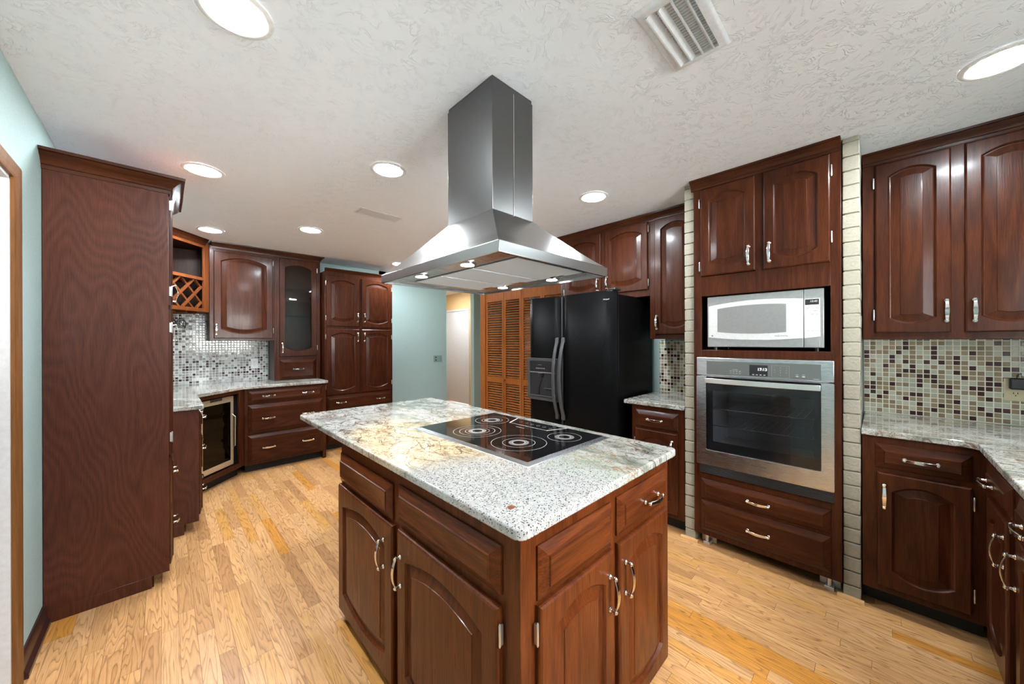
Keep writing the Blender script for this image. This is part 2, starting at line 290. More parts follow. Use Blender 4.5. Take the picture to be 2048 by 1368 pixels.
D, Md, Lt = (0.011, 0.0027, 0.0012), (0.039, 0.0095, 0.0034), (0.085, 0.0235, 0.0080)
ID, IM, IL = (0.020, 0.0046, 0.0015), (0.074, 0.0165, 0.0040), (0.150, 0.040, 0.0100)   # the island's worn, browner finish, lightened further for the stronger light there
M = dict(
    wz=wood('dark_oak_upright', 'z', D, Md, Lt), wx=wood('dark_oak_crosswise', 'x', D, Md, Lt), wy=wood('dark_oak_lengthwise', 'y', D, Md, Lt),
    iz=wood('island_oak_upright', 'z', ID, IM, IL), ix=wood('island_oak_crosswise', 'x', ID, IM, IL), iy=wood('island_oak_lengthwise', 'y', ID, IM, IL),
    panel=wood('dark_oak_veneer', 'z', (0.026, 0.0070, 0.0040), (0.060, 0.0165, 0.0090), (0.094, 0.028, 0.0160), 0.36, 0.22, 0.55, 2.6, 0.30, 30.0),
    inside=wood('cabinet_inside', 'z', (0.012, 0.004, 0.003), (0.030, 0.009, 0.005), (0.06, 0.02, 0.01), 0.4, 0.0),
    honey=wood('honey_louver', 'z', (0.16, 0.045, 0.010), (0.27, 0.085, 0.019), (0.36, 0.125, 0.03), 0.34, 0.15),
    honeyy=wood('honey_louver_slats', 'y', (0.16, 0.045, 0.010), (0.27, 0.085, 0.019), (0.36, 0.125, 0.03), 0.34, 0.15),
    casing=wood('brown_casing', 'z', (0.085, 0.034, 0.010), (0.150, 0.060, 0.016), (0.21, 0.09, 0.027), 0.4, 0.1),
    shoe=wood('oak_shoe', 'y', (0.40, 0.20, 0.08), (0.52, 0.29, 0.12), (0.6, 0.36, 0.17), 0.35, 0.1),
    rackwood=wood('amber_oak', 'z', (0.07, 0.018, 0.005), (0.13, 0.035, 0.009), (0.20, 0.06, 0.016), 0.32, 0.2),
    teal=simple('teal_paint', (0.31, 0.415, 0.405), 0.75, bumpscale=140, bstr=0.15, bdist=0.001),
    tan=simple('tan_paint', (0.56, 0.37, 0.17), 0.75, bumpscale=140, bstr=0.1),
    white=simple('white_door_paint', (0.52, 0.515, 0.51), 0.45),
    whitewall=simple('white_wall_paint', (0.72, 0.71, 0.69), 0.8),
    brick=simple('cream_painted_brick', (0.27, 0.25, 0.195), 0.6, bumpscale=70, bstr=0.6, bdist=0.004),
    floor=oak_floor(), ceil=ceiling_mat(),
    granite=granite('grey_granite', False), island=granite('veined_granite', True),
    steel_y=steel('brushed_steel_y', 'y'), steel_x=steel('brushed_steel_x', 'x'), steel_z=steel('brushed_steel_z', 'z', (0.135, 0.135, 0.134), 0.30),
    hood_y=steel('hood_steel', 'y', (0.40, 0.40, 0.398), 0.25), bright=steel('polished_bar', 'y', (0.85, 0.85, 0.84), 0.22),
    chrome=simple('chrome', (0.82, 0.81, 0.80), 0.13, 1.0), nickel=simple('satin_nickel', (0.62, 0.61, 0.60), 0.3, 0.9),
    silver=simple('microwave_silver', (0.38, 0.38, 0.378), 0.34, 0.75), silverw=simple('microwave_bright', (0.60, 0.597, 0.59), 0.38, 0.35),
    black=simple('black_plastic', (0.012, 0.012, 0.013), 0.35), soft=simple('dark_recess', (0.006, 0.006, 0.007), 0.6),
    greyp=simple('charcoal_plastic', (0.045, 0.045, 0.047), 0.38),
    fridge=simple('pebbled_black', (0.004, 0.004, 0.0042), 0.22, spec=0.05, bumpscale=150, bstr=0.55, bdist=0.002),
    ceran=simple('black_ceramic_glass', (0.006, 0.0055, 0.006), 0.05, spec=0.6),
    ring=simple('pale_print', (0.55, 0.53, 0.50), 0.3), dust=simple('grey_print', (0.18, 0.175, 0.17), 0.3),
    ovenglass=glass_mat('oven_glass', (0.62, 0.64, 0.66)), mwglass=simple('microwave_window', (0.20, 0.198, 0.195), 0.22, 0.2),
    clear=glass_mat('clear_pane', (0.80, 0.80, 0.78)), winepane=glass_mat('smoked_pane', (0.035, 0.035, 0.04)),
    oveninside=simple('oven_enamel', (0.55, 0.55, 0.55), 0.45), rackm=simple('rack_wire', (0.45, 0.45, 0.44), 0.3, 0.8),
    lens=emit('lamp_lens', LAMP_RGB, LAMP), hoodlens=emit('hood_lens', (1.0, 0.95, 0.86), 12.0), digit=emit('display_digits', (0.85, 0.95, 1.0), 1.6),
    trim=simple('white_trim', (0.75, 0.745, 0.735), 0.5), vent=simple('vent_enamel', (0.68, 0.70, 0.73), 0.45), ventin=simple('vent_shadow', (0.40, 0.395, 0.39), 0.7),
    plate=simple('white_plate', (0.72, 0.71, 0.69), 0.4), ivory=simple('ivory_plate', (0.62, 0.53, 0.34), 0.4), tealplate=simple('teal_plate', (0.19, 0.265, 0.255), 0.5),
    champagne=simple('champagne_metal', (0.60, 0.52, 0.38), 0.32, 0.75), tag=simple('white_tag', (0.62, 0.62, 0.615), 0.5),
    filt=simple('filter_mesh', (0.55, 0.585, 0.63), 0.45, 0.3, bumpscale=420, bstr=0.6, bdist=0.002),
    tile_r=tiles('mosaic_warm', 1, 2, [(0.0, (0.47, 0.455, 0.36)), (0.34, (0.26, 0.185, 0.110)), (0.56, (0.315, 0.235, 0.145)), (0.79, (0.050, 0.012, 0.011))], (0.80, 0.77, 0.66), off=(-0.012, 0.008)),
    tile_f=tiles('mosaic_glare_grey', 0, 2, [(0.0, (0.46, 0.48, 0.445)), (0.34, (0.20, 0.19, 0.17)), (0.58, (0.27, 0.26, 0.235)), (0.80, (0.040, 0.018, 0.018))], (0.68, 0.68, 0.65), rough=0.10, seed=3.0, off=(0.0, 0.008)),  # mosaic repeated in greyer colours that stand in for reflected light
    wineglass=glass_mat('wine_glass', (0.86, 0.87, 0.87), base=0.06, pw=2.6), baseboard=simple('dark_base', (0.030, 0.010, 0.008), 0.3),
)
# ------------------------------------------------------------------ mesh builder
class Fr:
    """a vertical face: a runs along u, d stands off it along n, z is height"""
    def __init__(s, o, u, n): s.o, s.u, s.n = Vector(o), Vector(u).normalized(), Vector(n).normalized(); s.right = (-s.n).cross(Vector((0, 0, 1)))
    def p(s, a, d, z): return s.o + s.u * a + s.n * d + Vector((0, 0, z))
def FX(x, sgn=-1): return Fr((x, 0, 0), (0, 1, 0), (sgn, 0, 0))
def FY(y, sgn=-1): return Fr((0, y, 0), (1, 0, 0), (0, sgn, 0))
WORLD = Fr((0, 0, 0), (1, 0, 0), (0, 1, 0))     # a=x d=y

class MB:
    def __init__(s): s.v, s.f = [], []
    def add(s, vs, fs):
        k = len(s.v); s.v += [Vector(x) for x in vs]; s.f += [[i + k for i in f] for f in fs]; return s
    def box(s, fr, a0, a1, d0, d1, z0, z1):
        P = [fr.p(a, d, z) for z in (z0, z1) for d in (d0, d1) for a in (a0, a1)]
        return s.add(P, [(0, 1, 3, 2), (4, 6, 7, 5), (0, 4, 5, 1), (2, 3, 7, 6), (0, 2, 6, 4), (1, 5, 7, 3)])
    def wbox(s, x0, x1, y0, y1, z0, z1): return s.box(WORLD, x0, x1, y0, y1, z0, z1)
    def rings(s, rs, cap0=True, cap1=True, closed=True):
        n = len(rs[0]); k = len(s.v); vs = [p for r in rs for p in r]; fs = []
        for i in range(len(rs) - 1):
            for j in range(n if closed else n - 1):
                j2 = (j + 1) % n; fs.append((i * n + j, i * n + j2, (i + 1) * n + j2, (i + 1) * n + j))
        if cap0: fs.append(tuple(range(n - 1, -1, -1)))
        if cap1: fs.append(tuple((len(rs) - 1) * n + j for j in range(n)))
        return s.add(vs, fs)
    def prism(s, poly, z0, z1):
        return s.rings([[Vector((x, y, z0)) for x, y in poly], [Vector((x, y, z1)) for x, y in poly]])
    def tube(s, pts, r, n=8, caps=True):
        pts = [Vector(p) for p in pts]; rs = []; rad = r if isinstance(r, (list, tuple)) else [r] * len(pts)
        for i, p in enumerate(pts):
            t = (pts[min(i + 1, len(pts) - 1)] - pts[max(i - 1, 0)]).normalized()
            h = Vector((0, 0, 1)) if abs(t.z) < 0.95 else Vector((1, 0, 0))
            x = t.cross(h).normalized(); y = t.cross(x).normalized()
            rs.append([p + (x * math.cos(2 * math.pi * k / n) + y * math.sin(2 * math.pi * k / n)) * rad[i] for k in range(n)])
        return s.rings(rs, caps, caps)
    def strip(s, pts, wdir, w, thick):
        """flat band along pts; wdir is its width direction"""
        pts = [Vector(p) for p in pts]; wdir = Vector(wdir).normalized(); rs = []
        for i, p in enumerate(pts):
            t = (pts[min(i + 1, len(pts) - 1)] - pts[max(i - 1, 0)]).normalized(); nn = t.cross(wdir).normalized()
            ww = w[i] if isinstance(w, (list, tuple)) else w
            rs.append([p + wdir * (sx * ww / 2) + nn * (sy * thick / 2) for sx, sy in ((-1, -1), (1, -1), (1, 1), (-1, 1))])
        return s.rings(rs)
    def lathe(s, base, axis, prof, n=24, cap0=True, cap1=True):
        """prof: (radius, along)"""
        base, axis = Vector(base), Vector(axis).normalized(); h = Vector((1, 0, 0)) if abs(axis.x) < 0.9 else Vector((0, 1, 0))
        x = axis.cross(h).normalized(); y = axis.cross(x).normalized()
        return s.rings([[base + axis * a + (x * math.cos(2 * math.pi * k / n) + y * math.sin(2 * math.pi * k / n)) * r for k in range(n)] for r, a in prof], cap0, cap1)
    def annulus(s, c, r0, r1, z, n=56):
        c = Vector(c); k = [(math.cos(2 * math.pi * i / n), math.sin(2 * math.pi * i / n)) for i in range(n)]
        return s.rings([[Vector((c.x + r0 * a, c.y + r0 * b, z)) for a, b in k], [Vector((c.x + r1 * a, c.y + r1 * b, z)) for a, b in k]], False, False)

ORG = {}
def link(o, parent, org):
    COL.objects.link(o)
    if parent is not None:
        o.parent = parent; o.location = org - ORG[parent.name]
    else: o.location = org
    ORG[o.name] = org
def obj(name, mb, mat, parent=None, bevel=0.0, org=None, smooth=35, seg=2):
    me = bpy.data.meshes.new(name)
    if parent is not None: org = ORG[parent.name]
    elif org is None:
        xs = [p.x for p in mb.v]; ys = [p.y for p in mb.v]; org = Vector(((min(xs) + max(xs)) / 2, (min(ys) + max(ys)) / 2, min(p.z for p in mb.v)))
    else: org = Vector(org)
    me.from_pydata([tuple(p - org) for p in mb.v], [], mb.f)
    bm = bmesh.new(); bm.from_mesh(me); bmesh.ops.recalc_face_normals(bm, faces=bm.faces); bm.to_mesh(me); bm.free()
    for pl in me.polygons: pl.use_smooth = True
    me.set_sharp_from_angle(angle=R(smooth))
    me.materials.append(M[mat] if isinstance(mat, str) else mat)
    o = bpy.data.objects.new(name, me); link(o, parent, org)
    if bevel > 0:
        b = o.modifiers.new('bevel', 'BEVEL'); b.width = bevel; b.segments = seg; b.limit_method = 'ANGLE'; b.angle_limit = R(40); b.harden_normals = False
    return o
def thing(name, label, cat, loc, group=None):
    o = bpy.data.objects.new(name, None); o.empty_display_size = 0.1; link(o, None, Vector(loc)); tag(o, label, cat, group); return o
def tag(o, label, cat, group=None):
    o['label'] = label; o['category'] = cat
    if group: o['group'] = group
    return o
def struct(name, mb, mat, label=None, bevel=0.0, parent=None):
    o = obj(name, mb, mat, parent, bevel)
    if parent is None: o['kind'] = 'structure'
    if label and parent is None: o['label'] = label
    return o
def text(name, s, size, fr, a, d, z, mat, parent, shear=0.0, ext=0.0004, sx=1.0):
    cu = bpy.data.curves.new(name, 'FONT'); cu.body = s; cu.size = size; cu.align_x = 'CENTER'; cu.align_y = 'CENTER'; cu.extrude = ext; cu.shear = shear; cu.resolution_u = 2; cu.offset = size * 0.005
    t = bpy.data.objects.new('tmp', cu); COL.objects.link(t)
    dg = bpy.context.evaluated_depsgraph_get(); me = bpy.data.meshes.new_from_object(t.evaluated_get(dg)); COL.objects.unlink(t); bpy.data.objects.remove(t)
    mb = MB(); base = fr.p(a, d, z)
    mb.add([base + fr.right * (v.co.x * sx) + Vector((0, 0, v.co.y)) + fr.n * v.co.z for v in me.vertices], [tuple(p.vertices) for p in me.polygons])
    return obj(name, mb, mat, parent)

# ------------------------------------------------------------------ cabinet kit
def outline(fr, a0, a1, z0, z1, rt, rb, d, n=14):
    """closed outline; z1 / z0 are the extreme heights, rt / rb the rise of the arched top and the sag of the bottom"""
    P = []
    for i in range(n + 1):
        t = i / n; P.append(fr.p(a0 + (a1 - a0) * t, d, z1 - rt * (2 * t - 1) ** 2))
    for i in range(n + 1):
        t = i / n; P.append(fr.p(a1 + (a0 - a1) * t, d, z0 + rb * (2 * t - 1) ** 2))
    return P
def pull(parent, fr, a, d, z, vert, length=0.104):
    mb = MB(); ax = Vector((0, 0, 1)) if vert else fr.u; c = fr.p(a, d, z); wd = fr.u if vert else Vector((0, 0, 1))
    for sgn in (-1, 1):
        q = c + ax * (sgn * length / 2)
        mb.lathe(q, fr.n, [(0.0085, 0), (0.0085, 0.003), (0.0048, 0.006), (0.0045, 0.016), (0.0075, 0.019), (0.0078, 0.023), (0.004, 0.026)], 12)
    pts, ws = [], []
    for i in range(15):
        t = -1.16 + 2.32 * i / 14; pts.append(c + ax * (t * length / 2) + fr.n * (0.0185 + 0.013 * (1 - min(1, t * t)) - 0.010 * max(0, abs(t) - 1)))
        ws.append(0.0160 - 0.0045 * abs(t))
    mb.strip(pts, wd, ws, 0.0045)
    return obj('handle', mb, 'chrome', parent, 0.0012)
def hinge(parent, fr, a, d, z):
    mb = MB(); c = fr.p(a, d, z); mb.tube([c + Vector((0, 0, -0.031)), c + Vector((0, 0, -0.027)), c + Vector((0, 0, 0.027)), c + Vector((0, 0, 0.031))], [0.0015, 0.0034, 0.0034, 0.0015], 8)
    mb.box(fr, a - 0.0025, a + 0.0025, d - 0.010, d - 0.002, z - 0.026, z + 0.026)
    return obj('hinge', mb, 'nickel', parent)
def door(parent, fr, a0, a1, z0, z1, h=None, hs=None, d=0.0005, t=0.019, st=0.052, top=0.050, rise=0.040, mat='wz', hz=(0.10, 0.10), name='door', label=None, glass=False):
    """raised-panel door with arched panel; h=(a,z) of an upright pull; hs = a of the hinges"""
    w = a1 - a0; rise = min(rise, 0.13 * w)
    A0, A1, Z0, Z1 = a0 + st, a1 - st, z0 + top, z1 - top
    mb = MB()
    def rect(i, dd): return outline(fr, a0 + i, a1 - i, z0 + i, z1 - i, 0, 0, dd)
    def inner(i, dd):
        k = rise * ((A1 - A0 - 2 * i) / (A1 - A0)) ** 2; return outline(fr, A0 + i, A1 - i, Z0 + i, Z1 - i, k, k, dd)
    if glass:
        rs = [inner(0, d), rect(0, d), rect(0, d + t * 0.6), rect(0.005, d + t), inner(-0.004, d + t), inner(0.0, d + t - 0.005), inner(0, d)]
        mb.rings(rs, False, False)
    else:
        rs = [rect(0, d), rect(0, d + t * 0.55), rect(0.002, d + t * 0.8), rect(0.007, d + t), inner(-0.003, d + t), inner(0.002, d + t - 0.005), inner(0.005, d + t - 0.010),
              inner(0.009, d + t - 0.011), inner(0.044, d + t - 0.0035), inner(0.045, d + t - 0.0012), inner(0.049, d + t - 0.0008)]
        mb.rings(rs)
    o = obj(name, mb, mat, parent, smooth=11)
    if label: o['label'] = label
    if glass:
        g = MB(); g.rings([inner(-0.004, d + 0.004), inner(-0.004, d + 0.007)]); obj('glass_pane', g, 'clear', o)
    if h: pull(o, fr, h[0], d + t, h[1], True)
    if hs is not None:
        for zz in (z0 + hz[0], z1 - hz[1]): hinge(o, fr, hs, d + t * 0.75, zz)
    return o
def drawer(parent, fr, a0, a1, z0, z1, pulls=(), d=0.0005, t=0.023, mat='wx', inset=0.034):
    mb = MB()
    def rect(i, dd): return outline(fr, a0 + i, a1 - i, z0 + i, z1 - i, 0, 0, dd, 2)
    mb.rings([rect(0, d), rect(0, d + t * 0.25), rect(0.003, d + t * 0.34), rect(inset - 0.004, d + t * 0.80), rect(inset - 0.002, d + t * 0.99), rect(inset + 0.001, d + t), rect(inset + 0.003, d + t * 0.98)])
    o = obj('drawer', mb, mat, parent, smooth=18)
    for a in pulls: pull(o, fr, a, d + t * 0.98, (z0 + z1) / 2, False)
    return o
def sweep(path, prof, z, closed=False):
    """mitred moulding; path in plan, prof (out,dz) pairs; out is to the right of travel"""
    P = [Vector((x, y, 0)) for x, y in path]; rs = []
    def nrm(a, b): t = (b - a).normalized(); return Vector((t.y, -t.x, 0))
    for i, p in enumerate(P):
        if i == 0: m = nrm(P[0], P[1])
        elif i == len(P) - 1: m = nrm(P[-2], P[-1])
        else:
            n1, n2 = nrm(P[i - 1], p), nrm(p, P[i + 1]); m = (n1 + n2).normalized(); m = m / max(0.2, m.dot(n1))
        rs.append([p + m * o + Vector((0, 0, z + dz)) for o, dz in prof])
    return MB().rings(rs)
CROWN = [(-0.004, -0.062), (0.004, -0.062), (0.006, -0.050), (0.010, -0.047), (0.012, -0.038), (0.020, -0.028), (0.030, -0.018), (0.034, -0.012), (0.040, -0.010), (0.042, 0.0), (-0.004, 0.0)]
SMALLCROWN = [(o * 0.85, z * 0.7) for o, z in CROWN]

# ------------------------------------------------------------------ the room shell
X1, Y1 = 4.65, 7.3
mb = MB(); mb.wbox(WL - 0.9, X1 + 0.1, WB - 0.1, Y1, -0.06, 0.0); struct('floor', mb, 'floor')
mb = MB(); mb.wbox(WL - 0.9, X1 + 0.1, WB - 0.1, Y1, H, H + 0.06); struct('ceiling', mb, 'ceil')
DL0, DL1, DLT = 1.48, 2.305, 1.985          # white door in the wall beside the tall cabinet
mb = MB(); mb.wbox(WL - 0.1, WL, WB - 0.1, DL0, 0, H); mb.wbox(WL - 0.1, WL, DL1, WF, 0, H); mb.wbox(WL - 0.1, WL, DL0, DL1, DLT, H); struct('wall_left', mb, 'teal')
mb = MB(); mb.wbox(WR, WR + 0.1, WB - 0.1, 2.42, 0, H); mb.wbox(WR, WR + 0.1, 2.42, 3.83, 2.035, H); mb.wbox(WR, WR + 0.1, 3.83, 3.915, 0, H); struct('wall_right', mb, 'teal')
mb = MB(); mb.wbox(WL - 0.1, 3.49, WF, WF + 0.1, 0, H); mb.wbox(4.09, X1, WF, WF + 0.1, 0, H); mb.wbox(3.49, 4.09, WF, WF + 0.1, 2.3, H); struct('wall_far', mb, 'teal')
mb = MB(); mb.wbox(WR + 0.1, X1, 3.815, 3.915, 0, H); struct('wall_passage', mb, 'teal')
mb = MB(); mb.wbox(X1, X1 + 0.1, 3.8, 6.09, 0, H); mb.wbox(X1, X1 + 0.1, 6.92, Y1, 0, H); mb.wbox(X1, X1 + 0.1, 6.09, 6.92, 2.03, H); struct('wall_hall', mb, 'tan')
mb = MB(); mb.wbox(2.4, X1 + 0.1, Y1, Y1 + 0.1, 0, H); mb.wbox(2.3, 2.4, WF, Y1, 0, H); struct('wall_hall_end', mb, 'tan')
mb = MB(); mb.wbox(WR + 0.1, 4.0, 2.40, 2.46, 0, H); mb.wbox(3.9, 4.0, 2.46, 3.815, 0, H); struct('wall_closet', mb, 'whitewall')
# back wall with a window over the sink run
wx0, wx1, wz0, wz1 = 0.45, 1.65, 1.08, 2.12
mb = MB(); mb.wbox(WL - 0.1, wx0, WB - 0.1, WB, 0, H); mb.wbox(wx1, WR + 0.1, WB - 0.1, WB, 0, H); mb.wbox(wx0, wx1, WB - 0.1, WB, 0, wz0); mb.wbox(wx0, wx1, WB - 0.1, WB, wz1, H)
struct('wall_back', mb, 'teal')
mb = MB()
for a in ((wx0, wx0 + 0.05), (wx1 - 0.05, wx1), ((wx0 + wx1) / 2 - 0.025, (wx0 + wx1) / 2 + 0.025)): mb.wbox(a[0], a[1], WB - 0.08, WB + 0.012, wz0, wz1)
mb.wbox(wx0, wx1, WB - 0.08, WB + 0.012, wz0, wz0 + 0.05); mb.wbox(wx0, wx1, WB - 0.08, WB + 0.012, wz1 - 0.05, wz1)
win = struct('window_1', mb, 'trim')
mb = MB(); mb.wbox(wx0 + 0.05, wx1 - 0.05, WB - 0.045, WB - 0.041, wz0 + 0.05, wz1 - 0.05); obj('window_pane', mb, 'clear', win)
# white door and brown casing
fl = FX(WL, 1)
mb = MB(); mb.box(fl, DL0, DL1, -0.075, -0.035, 0.005, DLT); d1 = struct('door_1', mb, 'white', 'white door closed in the brown-cased doorway beside the tall cabinet', 0.003)
mb = MB(); mb.lathe(fl.p(DL0 + 0.07, -0.035, 0.95), (1, 0, 0), [(0.03, 0), (0.03, 0.006), (0.012, 0.012), (0.012, 0.03), (0.028, 0.04), (0.03, 0.055), (0.018, 0.068)], 20); obj('door_knob', mb, 'nickel', d1)
mb = MB()
CW = 0.085
prof = [(0, 0), (0, 0.010), (0.018, 0.016), (0.03, 0.013), (CW - 0.02, 0.017), (CW, 0.012), (CW, 0)]
def casing(mb, fr, a0, a1, zt):
    outer = []
    for o, dd in prof: outer.append([fr.p(a0 - o, dd, 0), fr.p(a0 - o, dd, zt + o * 0.68), fr.p(a1 + o, dd, zt + o * 0.68), fr.p(a1 + o, dd, 0)])
    mb.rings([[outer[k][i] for k in range(len(prof))] for i in range(4)])
casing(mb, fl, DL0, DL1, DLT); struct('trim_1', mb, 'casing', 'brown wood casing around the white door')
mb = MB(); mb.box(fl, DL0, DL0 + 0.012, -0.1, 0.0, 0, DLT); mb.box(fl, DL1 - 0.012, DL1, -0.1, 0, 0, DLT); mb.box(fl, DL0, DL1, -0.1, 0, DLT - 0.012, DLT); struct('trim_2', mb, 'white')
mb = MB(); BB = [(0, 0), (0.026, 0), (0.026, 0.018), (0.016, 0.03), (0.013, 0.034), (0.013, 0.085), (0.006, 0.095), (0, 0.095)]
mb.rings([[fl.p(a, o, z) for o, z in BB] for a in (DL1 + CW, 2.785)]); struct('baseboard_left', mb, 'baseboard')
# hall door
fh = FX(X1)
mb = MB(); mb.box(fh, 6.10, 6.91, -0.05, -0.01, 0.005, 2.02); d2 = struct('door_2', mb, 'white', 'white door in the tan hall wall', 0.003)
mb = MB()
for z in (0.35, 1.75): mb.tube([fh.p(6.105, 0.0, z - 0.045), fh.p(6.105, 0.0, z + 0.045)], 0.006)
obj('hinge', mb, 'nickel', d2)
mb = MB(); mb.box(fh, 6.075, 6.10, -0.06, 0.006, 0, 2.05); mb.box(fh, 6.91, 6.95, -0.06, 0.012, 0, 2.05); mb.box(fh, 6.075, 6.95, -0.06, 0.006, 2.02, 2.055); struct('trim_3', mb, 'white')
# louvered closet: casing
fx = FX(WR)
mb = MB(); mb.box(fx, 3.805, 3.905, -0.02, 0.018, 0, 2.13); mb.box(fx, 2.33, 3.805, -0.02, 0.018, 2.035, 2.13); struct('trim_4', mb, 'honey', 'honey-brown casing of the louvered closet', 0.004)
# mosaic splashbacks, thin tiled sheets stuck on the walls
mb = MB(); mb.wbox(WR - 0.008, WR, WB + 0.01, 0.066, CT, 1.352); struct('wall_splashback_right', mb, 'tile_r')
mb = MB(); mb.wbox(WR - 0.008, WR, 0.934, 1.376, CT, 1.352); struct('wall_splashback_middle', mb, 'tile_r')
mb = MB(); mb.wbox(WL, 0.905, WF - 0.008, WF, CT, 1.68); struct('wall_splashback_far', mb, 'tile_f')
mb = MB(); mb.wbox(WL, WL + 0.008, 3.42, WF - 0.008, CT, 1.68); struct('wall_splashback_left', mb, 'tile_f')

# painted brick pillars either side of the oven cabinet
def pillar(y0, y1, label):
    mb = MB(); mb.wbox(2.5675, WR, y0 + 0.006, y1 - 0.006, 0, H); z = 0.0; k = 0
    while z < H - 0.005:
        h = min(0.0700, H - z); j = random.uniform(-0.0015, 0.0015)
        mb.wbox(2.560 + j, 2.76, y0 + random.uniform(0, 0.002), y1 - random.uniform(0, 0.002), z, z + h); z += 0.0745; k += 1
    o = obj('brick_pillar', mb, 'brick', None, 0.004); tag(o, label, 'pillar'); return o
pillar(0.866, 0.931, 'narrow cream painted brick pillar between the small worktop and the oven cabinet')
pillar(0.066, 0.134, 'cream painted brick pillar between the oven cabinet and the long granite corner worktop')
for i, (a, b) in enumerate(((0.845, 0.955), (0.055, 0.158))):
    mb = MB(); QR = [(0, 0), (0.018, 0), (0.017, 0.008), (0.012, 0.015), (0.004, 0.0185), (0, 0.0185)]
    mb.rings([[Vector((2.559 - o, y, z)) for o, z in QR] for y in (a, b)]); struct('trim_%d' % (5 + i), mb, 'shoe', 'light oak shoe moulding at the pillar foot')

# ------------------------------------------------------------------ ISLAND
IX0, IX1, IY0, IY1 = 0.630, 1.512, 0.620, 1.860
isl = thing('island_cabinet', 'dark wood island cabinet under the veined granite top', 'cabinet', ((IX0 + IX1) / 2, (IY0 + IY1) / 2, 0))
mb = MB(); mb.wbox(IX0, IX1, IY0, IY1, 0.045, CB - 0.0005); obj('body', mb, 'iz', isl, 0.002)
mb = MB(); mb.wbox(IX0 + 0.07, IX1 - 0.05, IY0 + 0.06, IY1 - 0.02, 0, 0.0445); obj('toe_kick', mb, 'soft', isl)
f = FX(IX0)
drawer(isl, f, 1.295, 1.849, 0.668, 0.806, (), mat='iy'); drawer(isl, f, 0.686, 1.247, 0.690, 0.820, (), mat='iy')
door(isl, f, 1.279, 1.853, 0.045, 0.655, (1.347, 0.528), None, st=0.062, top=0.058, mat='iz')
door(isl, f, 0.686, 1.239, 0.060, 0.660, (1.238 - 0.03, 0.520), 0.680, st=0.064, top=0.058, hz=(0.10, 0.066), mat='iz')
f = FY(IY0)
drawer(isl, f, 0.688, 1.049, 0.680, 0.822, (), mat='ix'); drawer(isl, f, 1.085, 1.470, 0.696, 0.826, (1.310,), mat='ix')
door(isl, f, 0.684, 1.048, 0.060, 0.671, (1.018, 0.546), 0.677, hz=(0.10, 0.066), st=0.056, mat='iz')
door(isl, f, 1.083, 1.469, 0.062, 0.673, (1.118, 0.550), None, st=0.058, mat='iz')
def rounded(x0, x1, y0, y1, r, n=6):
    P = []
    for cx, cy, a0 in ((x1 - r, y1 - r, 0), (x0 + r, y1 - r, 90), (x0 + r, y0 + r, 180), (x1 - r, y0 + r, 270)):
        for i in range(n + 1): P.append((cx + r * math.cos(R(a0 + 90 * i / n)), cy + r * math.sin(R(a0 + 90 * i / n))))
    return P
mb = MB(); mb.prism(rounded(0.599, 1.538, 0.588, 2.512, 0.030), CB, CT)
tag(obj('worktop', mb, 'island', None, 0.006, seg=3), 'veined grey and gold granite worktop on the island', 'worktop')

# cooktop
ck = thing('cooktop', 'black ceramic cooktop with steel edge set in the island', 'cooktop', (1.2, 1.27, CT))
mb = MB(); x0, x1, y0, y1, e = 0.922, 1.477, 0.868, 1.674, 0.028
def rct(i, z): return [Vector(p) for p in ((x0 + i, y0 + i, z), (x1 - i, y0 + i, z), (x1 - i, y1 - i, z), (x0 + i, y1 - i, z))]
mb.rings([rct(0, CT + 0.0005), rct(0.002, CT + 0.003), rct(e, CT + 0.007), rct(e, CT + 0.0005)], False, False); obj('edge_trim', mb, 'steel_y', ck)
mb = MB(); mb.wbox(x0 + e, x1 - 0.012, y0 + e, y1 - 0.010, CT + 0.0008, CT + 0.0072); obj('glass_top', mb, 'ceran', ck, 0.001)
zt = CT + 0.0075
for cx, cy, rads in ((1.318, 1.515, (0.094, 0.058)), (1.108, 1.385, (0.118, 0.088, 0.060)), (1.109, 1.098, (0.122, 0.072)), (1.322, 1.013, (0.078,))):
    mb = MB()
    for r in rads: mb.annulus((cx, cy), r - 0.0016, r, zt)
    mb.annulus((cx, cy), 0.0255, 0.028, zt)
    o = obj('burner', mb, 'ring', ck)
    mb = MB(); mb.annulus((cx, cy), 0.027, 0.045, zt - 0.0001); obj('burner_halo', mb, 'dust', o)
mb = MB(); pts = [(1.345, 1.406), (1.455, 1.452), (1.462, 1.10), (1.352, 1.142)]
def quadframe(mb, P, w, z):
    c = Vector((sum(p[0] for p in P) / 4, sum(p[1] for p in P) / 4)); inn = []
    for p in P: q = Vector(p) - c; inn.append(c + q * (1 - w / q.length))
    mb.rings([[Vector((p[0], p[1], z)) for p in P], [Vector((p[0], p[1], z)) for p in inn]], False, False)
quadframe(mb, pts, 0.010, zt); o = obj('control_panel', mb, 'ring', ck)
mb = MB()
for k in range(6): mb = MB(); mb.annulus((1.40, 1.16 + 0.042 * k), 0.007, 0.009, zt, 20); obj('touch_key', mb, 'dust', o)
mb = MB(); mb.wbox(1.306, 1.309, 1.255, 1.315, zt, zt + 0.0002); obj('mark', mb, 'ring', ck)

